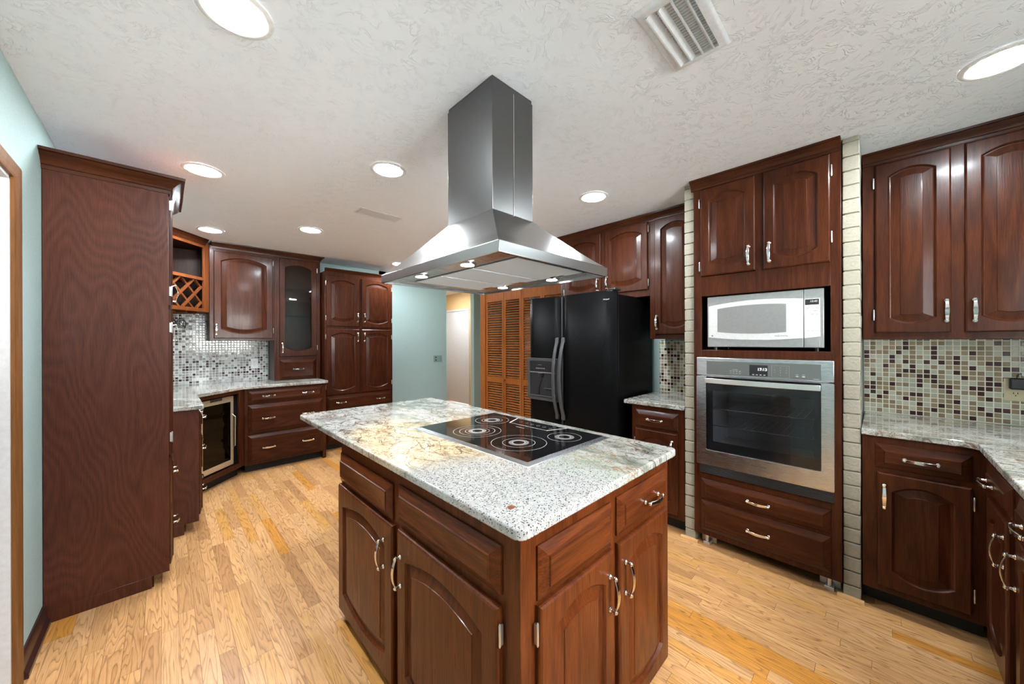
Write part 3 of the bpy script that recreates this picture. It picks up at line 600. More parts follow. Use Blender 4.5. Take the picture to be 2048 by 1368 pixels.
# ------------------------------------------------------------------ RANGE HOOD
hd = thing('range_hood', 'stainless steel island range hood hanging from the ceiling', 'range hood', (1.043, 1.217, 1.624))
hx0, hx1, hy0, hy1 = 0.731, 1.356, 0.807, 1.629; hz0, hz1, hz2 = 1.624, 1.663, 1.875
cx0, cx1, cy0, cy1 = 0.930, 1.165, 1.062, 1.370
def rr(i, z, x0=hx0, x1=hx1, y0=hy0, y1=hy1): return [Vector(p) for p in ((x0 + i, y0 + i, z), (x1 - i, y0 + i, z), (x1 - i, y1 - i, z), (x0 + i, y1 - i, z))]
mb = MB(); mb.rings([rr(0.010, hz0), rr(0.0, hz0), rr(0, hz1), rr(0.010, hz1)], False, False); mb.rings([rr(0.010, hz0), rr(0.010, hz1)], False, False); obj('rim', mb, 'hood_y', hd, 0.0025)
mb = MB(); rings_ = []
for k in range(9):
    t = k / 8; z = hz1 + (hz2 - hz1) * t; s = t ** 0.92
    rings_.append([Vector((hx0 + 0.004 + (cx0 - hx0 - 0.004) * s, hy0 + 0.004 + (cy0 - hy0 - 0.004) * s, z)), Vector((hx1 - 0.004 + (cx1 - hx1 + 0.004) * s, hy0 + 0.004 + (cy0 - hy0 - 0.004) * s, z)),
                   Vector((hx1 - 0.004 + (cx1 - hx1 + 0.004) * s, hy1 - 0.004 + (cy1 - hy1 + 0.004) * s, z)), Vector((hx0 + 0.004 + (cx0 - hx0 - 0.004) * s, hy1 - 0.004 + (cy1 - hy1 + 0.004) * s, z))])
mb.rings(rings_, False, True); obj('canopy', mb, 'hood_y', hd, smooth=20)
mb = MB(); mb.wbox(cx0 + 0.003, cx1 - 0.003, cy0 + 0.003, cy1 - 0.003, hz2 - 0.01, H - 0.0005); mb.wbox(cx0, cx1, cy0, cy1, hz2 - 0.005, 2.39); obj('chimney', mb, 'steel_z', hd, 0.0012)
mb = MB(); mb.wbox(1.046, 1.049, cy0 - 0.002, cy0 + 0.001, hz2 - 0.002, 2.38); obj('chimney_seam', mb, 'chrome', hd)
mb = MB(); mb.rings([rr(0.0102, 1.632), rr(0.052, 1.640), rr(0.052, 1.6405), rr(0.0102, 1.6405)], False, False); mb.wbox(hx0 + 0.04, hx1 - 0.04, hy0 + 0.04, hy1 - 0.04, 1.6395, 1.6415); obj('underside', mb, 'steel_x', hd)
mb = MB(); mb.wbox(0.860, 1.260, 0.853, 1.553, 1.6385, 1.6393); obj('filter_bay', mb, 'greyp', hd)
for a, b in ((0.862, 1.100), (1.110, 1.324), (1.334, 1.545)):
    mb = MB(); mb.wbox(0.868, 1.252, a, b, 1.6345, 1.6384); o = obj('grease_filter', mb, 'filt', hd, 0.0015)
    mb = MB(); mb.wbox(1.215, 1.24, (a + b) / 2 - 0.035, (a + b) / 2 + 0.035, 1.631, 1.6345); obj('filter_latch', mb, 'chrome', o, 0.001)
for x, y in ((0.812, 1.402), (0.812, 1.070), (1.292, 1.395), (1.295, 1.062)):
    mb = MB(); mb.lathe((x, y, 1.6385), (0, 0, -1), [(0.033, 0), (0.033, 0.003), (0.026, 0.0045)], 24); o = obj('hood_lamp', mb, 'chrome', hd)
    mb = MB(); mb.lathe((x, y, 1.634), (0, 0, -1), [(0.0255, 0), (0.0255, 0.0012), (0.018, 0.002)], 24); obj('lamp_lens', mb, 'hoodlens', o)

# ------------------------------------------------------------------ OVEN CABINET with oven and microwave
oc = thing('oven_cabinet', 'tall dark wood oven cabinet between the two brick pillars', 'cabinet', (2.85, 0.5, 0))
f = FX(2.54); F0, F1 = 0.1365, 0.8635
mb = MB()
mb.box(f, F0, 0.179, -0.022, 0, 0.078, 2.36); mb.box(f, 0.817, F1, -0.022, 0, 0.078, 2.36)      # stiles
mb.box(f, 0.179, 0.817, -0.022, 0, 2.33, 2.36); mb.box(f, 0.474, 0.514, -0.022, 0, 1.765, 2.335)
mb.box(f, 0.179, 0.817, -0.022, 0, 1.641, 1.768); mb.box(f, 0.179, 0.817, -0.022, 0, 1.240, 1.289)
mb.box(f, 0.179, 0.817, -0.022, 0, 0.447, 0.485); mb.box(f, 0.179, 0.817, -0.022, 0, 0.302, 0.32); mb.box(f, 0.179, 0.817, -0.022, 0, 0.078, 0.115)
for a, b in ((F0, F0 + 0.018), (F1 - 0.018, F1)): mb.box(f, a, b, -0.60, -0.022, 0.1, 2.36)
mb.box(f, F0, F1, -0.615, -0.60, 0.1, 2.36); mb.box(f, F0 + 0.018, F1 - 0.018, -0.60, -0.022, 2.34, 2.36)
mb.box(f, F0 + 0.018, F1 - 0.018, -0.60, -0.022, 1.641, 1.66); mb.box(f, F0 + 0.018, F1 - 0.018, -0.60, -0.0005, 1.266, 1.2888); mb.box(f, F0 + 0.018, F1 - 0.018, -0.60, -0.022, 0.466, 0.484)
mb.box(f, F0 + 0.018, F1 - 0.018, -0.60, -0.30, 0.1, 0.118)
obj('body', mb, 'wz', oc, 0.0015)
obj('crown_molding', sweep([(2.54, 0.1365), (2.54, 0.8775)], [(-o, z) for o, z in CROWN], H - 0.001), 'wy', oc)
door(oc, f, 0.513, 0.817, 1.770, 2.338, (0.545, 1.862), 0.8225, hz=(0.065, 0.09)); door(oc, f, 0.178, 0.473, 1.767, 2.338, (0.443, 1.862), 0.1725, hz=(0.13, 0.09))
drawer(oc, f, 0.179, 0.819, 0.322, 0.448, (0.502,), mat='wy'); drawer(oc, f, 0.179, 0.818, 0.112, 0.305, (0.502,), mat='wy')
for y in (0.80, 0.19):
    mb = MB(); mb.box(f, y - 0.045, y + 0.045, -0.10, -0.085, 0.0, 0.078); mb.box(f, y - 0.02, y + 0.02, -0.085, -0.03, 0.0, 0.02); mb.tube([f.p(y, -0.05, 0.02), f.p(y, -0.05, 0.078)], 0.012)
    obj('leg', mb, 'nickel', oc, 0.002)
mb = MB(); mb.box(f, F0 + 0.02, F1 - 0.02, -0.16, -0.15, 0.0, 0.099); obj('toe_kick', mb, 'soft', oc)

ov = thing('wall_oven', 'stainless steel single wall oven built into the tall cabinet', 'oven', (2.8, 0.51, 0.486))
f = FX(2.525); a0, a1 = 0.164, 0.842
mb = MB(); mb.box(FX(2.54), 0.185, 0.815, -0.55, -0.0005, 0.50, 1.235); mb.v = []; mb.f = []
for q in ((0.185, 0.20), (0.80, 0.815)): mb.box(FX(2.54), q[0], q[1], -0.55, -0.003, 0.50, 1.236)
mb.box(FX(2.54), 0.2, 0.80, -0.55, -0.53, 0.50, 1.236); mb.box(FX(2.54), 0.2, 0.80, -0.55, -0.003, 1.10, 1.236); mb.box(FX(2.54), 0.2, 0.80, -0.55, -0.003, 0.50, 0.62)
obj('body', mb, 'oveninside', ov)
mb = MB(); mb.box(f, a0, a1, -0.0145, 0, 1.126, 1.2405); cp = obj('control_panel', mb, 'steel_y', ov, 0.003)
mb = MB(); mb.box(f, 0.216, 0.781, 0.0002, 0.0016, 1.133, 1.2195); obj('panel_face', mb, steel('dark_steel', 'y', (0.26, 0.26, 0.258), 0.33), cp, 0.0006)
mb = MB(); mb.box(f, 0.453, 0.544, 0.0018, 0.0026, 1.139, 1.204); obj('display', mb, 'black', cp)
text('clock', '17:13', 0.022, f, 0.480, 0.0028, 1.178, 'digit', cp)
mb = MB()
for k in range(4): mb.box(f, 0.469 + 0.0185 * k - 0.005, 0.469 + 0.0185 * k + 0.005, 0.0027, 0.003, 1.144, 1.1485)
obj('display_icons', mb, 'ring', cp)
mb = MB(); A, B, C_, D_ = 0.352, 0.434, 1.1375, 1.205
for q in ((A, A + 0.0008, C_, D_), (B - 0.0008, B, C_, D_), (A, B, C_, C_ + 0.0008), (A, B, D_ - 0.0008, D_)): mb.box(f, q[0], q[1], 0.0017, 0.0021, q[2], q[3])
obj('keypad_outline', mb, 'ring', cp)
for r in range(3):
    for c in range(3):
        text('key_digit', str(r * 3 + c + 1), 0.0085, f, 0.421 - 0.028 * c, 0.0018, 1.193 - 0.0145 * r, 'ring', cp)
text('key_digit', '0', 0.0085, f, 0.393, 0.0018, 1.1495, 'ring', cp)
mb = MB()
for k in range(4):
    for r in range(2): mb.box(f, 0.590 + 0.0165 * k, 0.598 + 0.0165 * k, 0.0017, 0.0021, 1.147 + 0.012 * r, 1.150 + 0.013 * r)
mb.box(f, 0.605, 0.635, 0.0017, 0.0021, 1.169, 1.1715)
for a in (0.290, 0.318): mb.box(f, a - 0.006, a + 0.006, 0.0017, 0.0021, 1.146, 1.1515); mb.box(f, a - 0.006, a + 0.006, 0.0017, 0.0021, 1.158, 1.160)
mb.box(f, 0.224, 0.250, 0.0017, 0.0021, 1.1385, 1.1405)
obj('lettering', mb, 'ring', cp)
def frame_rings(mb, fr, A, B, d0, d1, r=0.0, n=5):
    def rp(q, d):
        x0, x1, z0, z1 = q; P = []
        for cx, cz, s in ((x1 - r, z1 - r, 0), (x0 + r, z1 - r, 90), (x0 + r, z0 + r, 180), (x1 - r, z0 + r, 270)):
            for i in range(n): P.append(fr.p(cx + r * math.cos(R(s + 90 * i / (n - 1))), d, cz + r * math.sin(R(s + 90 * i / (n - 1)))))
        return P
    mb.rings([rp(A, d0), rp(A, d1), rp(B, d1), rp(B, d0), rp(A, d0)], False, False)
mb = MB(); frame_rings(mb, f, (a0, a1, 0.546, 1.121), (0.217, 0.785, 0.645, 1.1185), -0.0145, 0.004, 0.008); dr = obj('oven_door', mb, 'steel_y', ov, 0.0015)
mb = MB(); mb.box(f, 0.2175, 0.7845, -0.004, 0.0025, 0.646, 1.118); obj('glass_panel', mb, 'ovenglass', dr)
mb = MB(); frame_rings(mb, f, (0.218, 0.784, 0.647, 1.1178), (0.246, 0.748, 0.702, 1.028), -0.013, -0.006, 0.006); obj('window_border', mb, 'greyp', dr)
mb = MB(); pts = []
for i in range(13):
    t = i / 12; pts.append(f.p(0.216 + 0.569 * t, 0.030 + 0.012 * (1 - (2 * t - 1) ** 2), 1.0945))
mb.strip(pts, (0, 0, 1), 0.031, 0.007)
for a in (0.232, 0.769): mb.box(f, a - 0.011, a + 0.011, 0.003, 0.030, 1.082, 1.106)
obj('oven_handle', mb, 'bright', dr, 0.002)
text('maker_lettering', 'Whirlpool', 0.0175, f, 0.4995, 0.0046, 0.603, 'greyp', dr, 0.3)
for z in (0.795, 0.905):
    mb = MB(); mb.tube([f.p(0.215, -0.06, z), f.p(0.785, -0.06, z)], 0.003, 6); mb.tube([f.p(0.215, -0.45, z), f.p(0.785, -0.45, z)], 0.003, 6)
    for k in range(16): mb.tube([f.p(0.225 + 0.0365 * k, -0.06, z), f.p(0.225 + 0.0365 * k, -0.45, z)], 0.0018, 5)
    obj('oven_rack', mb, 'rackm', ov)
mb = MB(); mb.box(f, 0.166, 0.828, -0.0145, -0.004, 0.489, 0.5455)
for k in range(6): mb.box(f, 0.172, 0.822, -0.004, 0.002, 0.491 + 0.0085 * k, 0.4955 + 0.0085 * k)
obj('vent_grille', mb, 'black', ov, 0.0008)

mw = thing('microwave', 'silver countertop microwave sitting in the cabinet niche above the oven', 'microwave', (2.72, 0.5, 1.29))
f = FX(2.556)
mb = MB(); mb.box(f, 0.206, 0.786, -0.36, -0.02, 1.309, 1.634); obj('body', mb, 'greyp', mw, 0.004)
mb = MB(); mb.box(f, 0.293, 0.786, -0.0195, 0, 1.309, 1.634); md = obj('microwave_door', mb, 'silver', mw, 0.004)
def lens(fr, a0, a1, zt0, ztm, zt1, zb0, zbm, zb1, d, n=18):
    def q(t, z0, zm, z1):
        c = 2 * zm - (z0 + z1) / 2; return (1 - t) ** 2 * z0 + 2 * t * (1 - t) * c + t * t * z1
    P = [fr.p(a0 + (a1 - a0) * i / n, d, q(i / n, zt0, ztm, zt1)) for i in range(n + 1)]
    return P + [fr.p(a1 + (a0 - a1) * i / n, d, q(1 - i / n, zb0, zbm, zb1)) for i in range(n + 1)]
mb = MB(); mb.rings([lens(f, 0.777, 0.2935, 1.572, 1.595, 1.583, 1.372, 1.353, 1.362, d) for d in (0.0002, 0.006)]); obj('door_band', mb, 'silverw', md, 0.0012)
mb = MB(); mb.rings([lens(f, 0.724, 0.370, 1.552, 1.567, 1.560, 1.405, 1.392, 1.398, d) for d in (0.0055, 0.0068)]); obj('window', mb, 'mwglass', md)
mb = MB(); mb.lathe(f.p(0.754, 0.006, 1.381), f.n, [(0.0055, 0), (0.0055, 0.0008)], 18); obj('round_badge', mb, 'dust', md)
text('lettering', 'Inverter Technology', 0.0075, f, 0.393, 0.0062, 1.3765, 'greyp', md, 0.25)
mb = MB(); mb.box(f, 0.206, 0.2915, -0.0195, 0, 1.309, 1.634); mc = obj('control_panel', mb, 'silver', mw, 0.003)
mb = MB(); mb.rings([[f.p(a, d, z) for a, z in ((0.2895, 1.580), (0.223, 1.580), (0.221, 1.372), (0.2895, 1.362))] for d in (0.0003, 0.0022)]); obj('keypad', mb, 'tag', mc, 0.0006)
mb = MB(); mb.box(f, 0.227, 0.286, 0.0023, 0.003, 1.546, 1.577); obj('display', mb, 'black', mc)
text('clock', '10:45', 0.015, f, 0.250, 0.0032, 1.5645, 'ring', mc, 0.2)
mb = MB()
for r, z in enumerate((1.527, 1.511, 1.492)):
    for c in range(3 if r != 1 else 2): a = (0.274 - 0.020 * c) if r != 1 else (0.264 - 0.020 * c); mb.box(f, a - 0.007, a + 0.007, 0.0023, 0.0026, z, z + 0.002)
for r in range(2):
    for c in range(3): mb.box(f, 0.274 - 0.020 * c - 0.006, 0.274 - 0.020 * c + 0.006, 0.0023, 0.0026, 1.402 - 0.015 * r, 1.4035 - 0.015 * r)
obj('lettering', mb, 'greyp', mc)
for r in range(3):
    for c in range(3): text('key_digit', str(r * 3 + c + 1), 0.0065, f, 0.274 - 0.020 * c, 0.0023, 1.472 - 0.0155 * r, 'greyp', mc)
text('key_digit', '0', 0.0065, f, 0.254, 0.0023, 1.4255, 'greyp', mc)
mb = MB(); mb.box(f, 0.223, 0.283, 0.0003, 0.003, 1.312, 1.347); obj('open_button', mb, 'silver', mc, 0.0015)
for a in (0.24, 0.75):
    for dd in (-0.05, -0.32):
        mb = MB(); mb.lathe(f.p(a, dd, 1.2895), (0, 0, 1), [(0.014, 0), (0.012, 0.0195)], 14); obj('foot', mb, 'black', mw)

# ------------------------------------------------------------------ RIGHT: uppers, base run, worktop, splashback fittings
ru = thing('upper_cabinet', 'double-door dark wood upper cabinet above the outlet with the plugged-in adapter', 'cabinet', (3.05, -0.4, 1.354))
f = FX(2.90)
mb = MB(); mb.box(f, WB + 0.004, 0.0645, -(WR - 2.90) + 0.001, 0, 1.3545, 2.37); obj('body', mb, 'wz', ru, 0.002)
obj('crown_molding', sweep([(2.90, WB + 0.004), (2.90, 0.0645)], [(-o, z) for o, z in CROWN], H - 0.001), 'wy', ru)
door(ru, f, -0.260, 0.014, 1.391, 2.336, (-0.243, 1.500), 0.0195, rise=0.03); door(ru, f, -0.590, -0.303, 1.389, 2.337, (-0.332, 1.497), -0.5955, rise=0.03)

rb = thing('base_cabinet', 'dark wood base cabinet with one drawer and one door beside the brick pillar', 'cabinet', (2.9, -0.13, 0))
f = FX(2.57)
mb = MB(); mb.box(f, -0.329, 0.062, -0.62, 0, 0.095, CB - 0.0005); obj('body', mb, 'wz', rb, 0.002)
mb = MB(); mb.box(f, -0.329, 0.062, -0.60, -0.090, 0, 0.0945); obj('toe_kick', mb, 'soft', rb)
drawer(rb, f, -0.288, 0.013, 0.715, 0.834, (-0.137,), mat='wy'); door(rb, f, -0.287, 0.008, 0.128, 0.693, (-0.017, 0.580), -0.2925, hz=(0.09, 0.07))
f = FY(-0.325, 1)
for n_, (xa, xb, da, db, lab, hp, hg) in enumerate(((2.045, 2.5695, 2.082, 2.431, 'dark wood base cabinet in the worktop corner, its drawer pull nearest the brick pillar side', 2.118, 2.437), (1.52, 2.0445, 1.62, 1.985, 'dark wood base cabinet at the frame edge, farthest from the brick pillar', 1.955, 1.614))):
    c = thing('base_cabinet', lab, 'cabinet', ((xa + xb) / 2, -0.62, 0))
    mb = MB(); mb.box(f, xa, xb, -0.62, 0, 0.095, CB - 0.0005); obj('body', mb, 'wz', c, 0.002)
    mb = MB(); mb.box(f, xa, xb, -0.60, -0.06, 0, 0.0945); obj('toe_kick', mb, 'soft', c)
    drawer(c, f, da, db, 0.730, 0.838, ((da + db) / 2 + (0.06 if n_ == 0 else 0),)); door(c, f, da + 0.015, db - 0.02, 0.128, 0.710, (hp, 0.600), None)
def corner_round(P, i, r, n=6):
    a, b, c = (Vector(P[i - 1]), Vector(P[i]), Vector(P[(i + 1) % len(P)])); u, v = (a - b).normalized(), (c - b).normalized()
    p, q = b + u * r, b + v * r; return [tuple(p * (1 - t) ** 2 + b * 2 * t * (1 - t) + q * t * t) for t in [k / n for k in range(n + 1)]]
P = [(2.545, 0.064), (2.545, -0.300), (1.50, -0.300), (1.50, WB + 0.002), (WR - 0.009, WB + 0.002), (WR - 0.009, 0.064)]
P = P[:1] + corner_round(P, 1, 0.045) + P[2:]
mb = MB(); mb.prism(P, CB, CT); tag(obj('worktop', mb, 'granite', None, 0.005, seg=3), 'L-shaped grey granite worktop turning the corner past the brick pillar', 'worktop')

def outlet(name, fr, a, z, mat, label, w=0.074, h=0.118, slots=(0.021, -0.021), cat='outlet'):
    t = thing(name, label, cat, fr.p(a, 0, z - h / 2)); mb = MB(); mb.box(fr, a - w / 2, a + w / 2, 0.0005, 0.006, z - h / 2, z + h / 2); obj('cover_plate', mb, mat, t, 0.002)
    for s in slots:
        mb = MB(); mb.lathe(fr.p(a, 0.006, z + s), fr.n, [(0.017, 0), (0.017, 0.0012)], 20); o = obj('socket', mb, mat, t)
        mb = MB()
        for q in (-0.0065, 0.0065): mb.box(fr, a + q - 0.0013, a + q + 0.0013, 0.0073, 0.0077, z + s, z + s + 0.009)
        mb.lathe(fr.p(a, 0.0073, z + s - 0.008), fr.n, [(0.0026, 0), (0.0026, 0.0004)], 10); obj('slot', mb, 'soft', o)
    return t
f = FX(WR - 0.008)
outlet('outlet', f, -0.498, 1.087, 'ivory', 'ivory duplex outlet on the mosaic beside the brick pillar', slots=(0.022, -0.022))
pa = thing('power_adapter', 'black power adapter plugged into the ivory outlet', 'power adapter', f.p(-0.500, 0.008, 1.09))
mb = MB(); mb.box(f, -0.526, -0.474, 0.0085, 0.045, 1.091, 1.151); obj('housing', mb, 'black', pa, 0.008, seg=3)
mb = MB(); mb.tube([f.p(-0.498, 0.03, 1.150), f.p(-0.499, 0.032, 1.166), f.p(-0.508, 0.034, 1.174), f.p(-0.525, 0.034, 1.166), f.p(-0.545, 0.03, 1.12), f.p(-0.56, 0.02, 1.0), f.p(-0.58, 0.03, 0.909), f.p(-0.66, 0.05, 0.905)], 0.0022, 8); cb_ = obj('cable', mb, 'black', pa)
mb = MB(); mb.strip([f.p(-0.512, 0.036, 1.172), f.p(-0.545, 0.036, 1.160)], (0, 0, 1), 0.016, 0.0015); obj('paper_tag', mb, 'tag', pa)

# ------------------------------------------------------------------ between fridge and pillar
sb = thing('base_cabinet', 'narrow dark wood base cabinet between the fridge and the brick pillar', 'cabinet', (2.9, 1.13, 0))
f = FX(2.57)
mb = MB(); mb.box(f, 0.934, 1.321, -0.62, 0, 0.100, CB - 0.0005); obj('body', mb, 'wz', sb, 0.002)
mb = MB(); mb.box(f, 0.934, 1.321, -0.60, -0.085, 0, 0.0995); obj('toe_kick', mb, 'soft', sb)
drawer(sb, f, 0.974, 1.290, 0.714, 0.836, (1.138,), mat='wy'); door(sb, f, 0.978, 1.290, 0.130, 0.697, (1.013, 0.590), 1.2955)
mb = MB(); mb.prism([(2.545, 0.932), (2.545, 1.378), (WR - 0.009, 1.378), (WR - 0.009, 0.932)], CB, CT); tag(obj('worktop', mb, 'granite', None, 0.005, seg=3), 'small square grey granite worktop between fridge and brick pillar', 'worktop')
su = thing('upper_cabinet', 'narrow tall single-door upper cabinet beside the fridge', 'cabinet', (3.05, 1.13, 1.366))
f = FX(2.90)
mb = MB(); mb.box(f, 0.934, 1.3290, -0.30, 0, 1.3655, 2.352); obj('body', mb, 'wz', su, 0.002)
door(su, f, 0.965, 1.283, 1.402, 2.343, (1.262, 1.500), 0.9595, rise=0.04)
obj('crown_molding', sweep([(2.90, 0.934), (2.90, 1.3290)], [(-o, z) for o, z in CROWN], 2.402), 'wy', su)
fu = thing('upper_cabinet', 'double-door dark wood cabinet over the black fridge', 'cabinet', (3.05, 1.79, 1.724))
mb = MB(); mb.box(f, 1.3300, 2.262, -0.30, 0, 1.7245, 2.352); obj('body', mb, 'wz', fu, 0.002)
door(fu, f, 1.342, 1.746, 1.777, 2.345, (1.717, 1.875), 1.3365, hz=(0.06, 0.06)); door(fu, f, 1.788, 2.205, 1.777, 2.345, (1.815, 1.868), 2.2105, hz=(0.06, 0.06))
obj('crown_molding', sweep([(2.90, 1.3300), (2.90, 2.262), (3.2, 2.262)], [(-o, z) for o, z in CROWN], 2.402), 'wy', fu)

# ------------------------------------------------------------------ FRIDGE
fg = thing('fridge', 'black side-by-side refrigerator with ice dispenser', 'fridge', (2.85, 1.9, 0))
mb = MB(); mb.wbox(2.568, 3.17, 1.432, 2.352, 0.03, 1.722); obj('body', mb, 'fridge', fg, 0.006)
mb = MB(); mb.wbox(2.60, 2.62, 1.44, 2.345, 0.0, 0.0295); mb.wbox(3.05, 3.1, 1.46, 2.32, 0, 0.0295); obj('base_grille', mb, 'soft', fg)
f = FX(2.560)
def fdoor(a0, a1):
    n = 10; prof = []
    for i in range(n + 1):
        t = i / n; s = 2 * t - 1; prof.append((a0 + (a1 - a0) * t, 0.046 + 0.012 * (1 - s * s) - 0.030 * max(0, (abs(s) - 0.93) / 0.07) ** 2))
    ring = lambda z, k: [f.p(a0 + 0.0, 0.0, z)] + [f.p(a, d - k, z) for a, d in prof] + [f.p(a1, 0.0, z)]
    return MB().rings([ring(0.075, 0.006), ring(0.085, 0), ring(1.740, 0), ring(1.750, 0.006)])
dl = obj('freezer_door', fdoor(1.9635, 2.355), 'fridge', fg, smooth=45); drr = obj('fridge_door', fdoor(1.431, 1.9595), 'fridge', fg, smooth=45)
mb = MB(); mb.box(f, 1.9597, 1.9633, 0.001, 0.036, 0.085, 1.74); obj('door_gasket', mb, 'greyp', fg)
def fhandle(par, a):
    mb = MB(); pts, w = [], []
    for z, dd, da in ((1.375, 0.064, 0), (1.345, 0.066, 0), (1.335, 0.067, 0), (1.28, 0.081, 0.004), (1.20, 0.094, 0.010), (1.10, 0.100, 0.014), (1.00, 0.101, 0.014), (0.90, 0.098, 0.012), (0.82, 0.090, 0.008), (0.75, 0.077, 0.003), (0.715, 0.067, 0), (0.705, 0.066, 0), (0.66, 0.064, 0)):
        pts.append(f.p(a + da, dd, z)); w.append(0.030)
    mb.strip(pts, (0, 1, 0), w, 0.018)
    for z in (1.36, 0.68): mb.box(f, a - 0.012, a + 0.012, 0.046, 0.066, z - 0.022, z + 0.022)
    obj('handle', mb, 'greyp', par, 0.005, smooth=50)
fhandle(dl, 1.992); fhandle(drr, 1.925)
mb = MB(); frame_rings(mb, f, (1.985, 2.346, 0.806, 1.194), (2.005, 2.318, 0.842, 1.168), 0.040, 0.068, 0.012); ds = obj('dispenser', mb, 'greyp', dl, 0.003)
mb = MB(); mb.box(f, 2.0, 2.32, 0.050, 0.0585, 0.84, 1.17); obj('dispenser_recess', mb, 'soft', ds)
mb = MB(); mb.rings([[f.p(a, d, z) for d, z in ((0.050, 1.168), (0.067, 1.168), (0.063, 1.065), (0.050, 1.06))] for a in (2.006, 2.317)]); obj('dispenser_controls', mb, 'black', ds, 0.002)
mb = MB(); mb.box(f, 2.006, 2.317, 0.060, 0.069, 1.058, 1.066)
for k in range(6): mb.box(f, 2.135 + 0.019 * k, 2.146 + 0.019 * k, 0.0645, 0.0665, 1.094, 1.104)
mb.box(f, 2.17, 2.215, 0.066, 0.0668, 1.13, 1.134); obj('control_keys', mb, 'dust', ds)
mb = MB(); mb.lathe(f.p(2.18, 0.062, 1.057), (0, 0, -1), [(0.030, 0), (0.022, 0.03), (0.014, 0.04)], 14); mb.strip([f.p(2.18, 0.060, 1.02), f.p(2.195, 0.063, 0.98), f.p(2.215, 0.065, 0.93), f.p(2.22, 0.064, 0.86)], (0, 1, 0), 0.030, 0.006); obj('ice_chute', mb, 'black', ds, 0.002)
mb = MB(); mb.box(f, 2.03, 2.14, 0.058, 0.075, 0.916, 0.922); mb.box(f, 2.006, 2.317, 0.056, 0.080, 0.842, 0.850); obj('drip_tray', mb, 'greyp', ds, 0.001)
text('maker_lettering', 'Whirlpool', 0.013, f, 1.506, 0.0535, 1.680, 'ring', drr, 0.25)
for a in (1.465, 2.32):
    mb = MB(); mb.box(f, a - 0.030, a + 0.030, -0.06, 0.035, 1.7505 if a < 2 else 1.7505, 1.768); obj('hinge_cover', mb, 'black', fg, 0.006)

# ------------------------------------------------------------------ louvered closet doors
f = FX(WR + 0.012)
def louver_panel(par, a0, a1):
    mb = MB(); S = 0.034
    mb.box(f, a0, a0 + S, -0.014, 0.014, 0.012, 2.030); mb.box(f, a1 - S, a1, -0.014, 0.014, 0.012, 2.030)
    for z0, z1 in ((0.012, 0.15), (0.795, 0.872), (1.885, 2.030)): mb.box(f, a0 + S, a1 - S, -0.013, 0.013, z0, z1)
    o = obj('louver_panel', mb, 'honey', par, 0.002)
    mb = MB()
    for za, zb in ((0.15, 0.795), (0.872, 1.885)):
        n = int((zb - za) / 0.0315)
        for k in range(n):
            z = za + (k + 0.5) * (zb - za) / n
            mb.add([f.p(a, d, z + dz) for a in (a0 + S - 0.003, a1 - S + 0.003) for d, dz in ((0.009, -0.0095), (0.011, -0.0055), (-0.009, 0.0085), (-0.011, 0.0045))], [(0, 1, 2, 3), (4, 7, 6, 5), (0, 4, 5, 1), (1, 5, 6, 2), (2, 6, 7, 3), (3, 7, 4, 0)])
    obj('slats', mb, 'honeyy', o); return o
for pr, lab in (((3.803, 3.442, 3.438, 3.120), 'honey-brown louvered bifold door pair beside the teal passage wall'), ((3.115, 2.775, 2.771, 2.435), 'honey-brown louvered bifold door pair mostly hidden behind the fridge')):
    t = thing('bifold_door', lab, 'door', (WR, (pr[0] + pr[3]) / 2, 0.012), 'louvered closet doors')
    louver_panel(t, pr[1], pr[0]); pn = louver_panel(t, pr[3], pr[2])
    mb = MB(); mb.lathe(f.p(pr[2] - 0.017, 0.014, 0.845), f.n, [(0.010, 0), (0.008, 0.010), (0.015, 0.018), (0.016, 0.026), (0.009, 0.032)], 16); obj('knob', mb, 'honey', pn)

# ------------------------------------------------------------------ FAR SIDE: pantry
pt = thing('pantry_cabinet', 'tall four-door dark wood pantry against the teal wall', 'cabinet', (1.85, 4.97, 0))
f = FY(4.75)
mb = MB(); mb.box(f, 1.416, 2.290, -(WF - 4.75) + 0.002, 0, 0.078, 2.225); obj('body', mb, 'wz', pt, 0.002)
mb = MB(); mb.box(f, 1.416, 2.290, -0.40, -0.07, 0, 0.0775); obj('toe_kick', mb, 'soft', pt)
obj('crown_molding', sweep([(1.416, 4.75), (2.290, 4.75), (2.290, WF - 0.002)], SMALLCROWN, 2.262), 'wx', pt)
f_ = f
door(pt, f, 1.431, 1.833, 1.546, 2.176, (1.806, 1.662), 1.4255); door(pt, f, 1.864, 2.270, 1.540, 2.176, (1.893, 1.662), 2.2755)
door(pt, f, 1.429, 1.831, 0.690, 1.513, (1.806, 1.408), 1.4235); door(pt, f, 1.862, 2.268, 0.690, 1.513, (1.893, 1.408), 2.2735)
drawer(pt, f, 1.430, 2.268, 0.501, 0.672, (1.602, 2.108)); drawer(pt, f, 1.430, 2.268, 0.10, 0.485, (1.602, 2.108))
# drawer bank
bk = thing('base_cabinet', 'three-drawer dark wood base cabinet with six pulls beside the pantry', 'cabinet', (0.97, 4.85, 0))
f = FY(4.51)
mb = MB(); mb.box(f, 0.5855, 1.356, -0.68, 0, 0.085, CB - 0.0005); obj('body', mb, 'wz', bk, 0.002)
mb = MB(); mb.box(f, 0.60, 1.33, -0.66, -0.075, 0, 0.0845); obj('toe_kick', mb, 'soft', bk)
mb = MB(); mb.box(f, 1.322, 1.356, -0.08, -0.002, 0, 0.0845); obj('foot', mb, 'wz', bk)
drawer(bk, f, 0.613, 1.318, 0.722, 0.848, (0.791, 1.163)); drawer(bk, f, 0.613, 1.318, 0.408, 0.700, (0.788, 1.163)); drawer(bk, f, 0.613, 1.318, 0.108, 0.390, (0.790, 1.163))
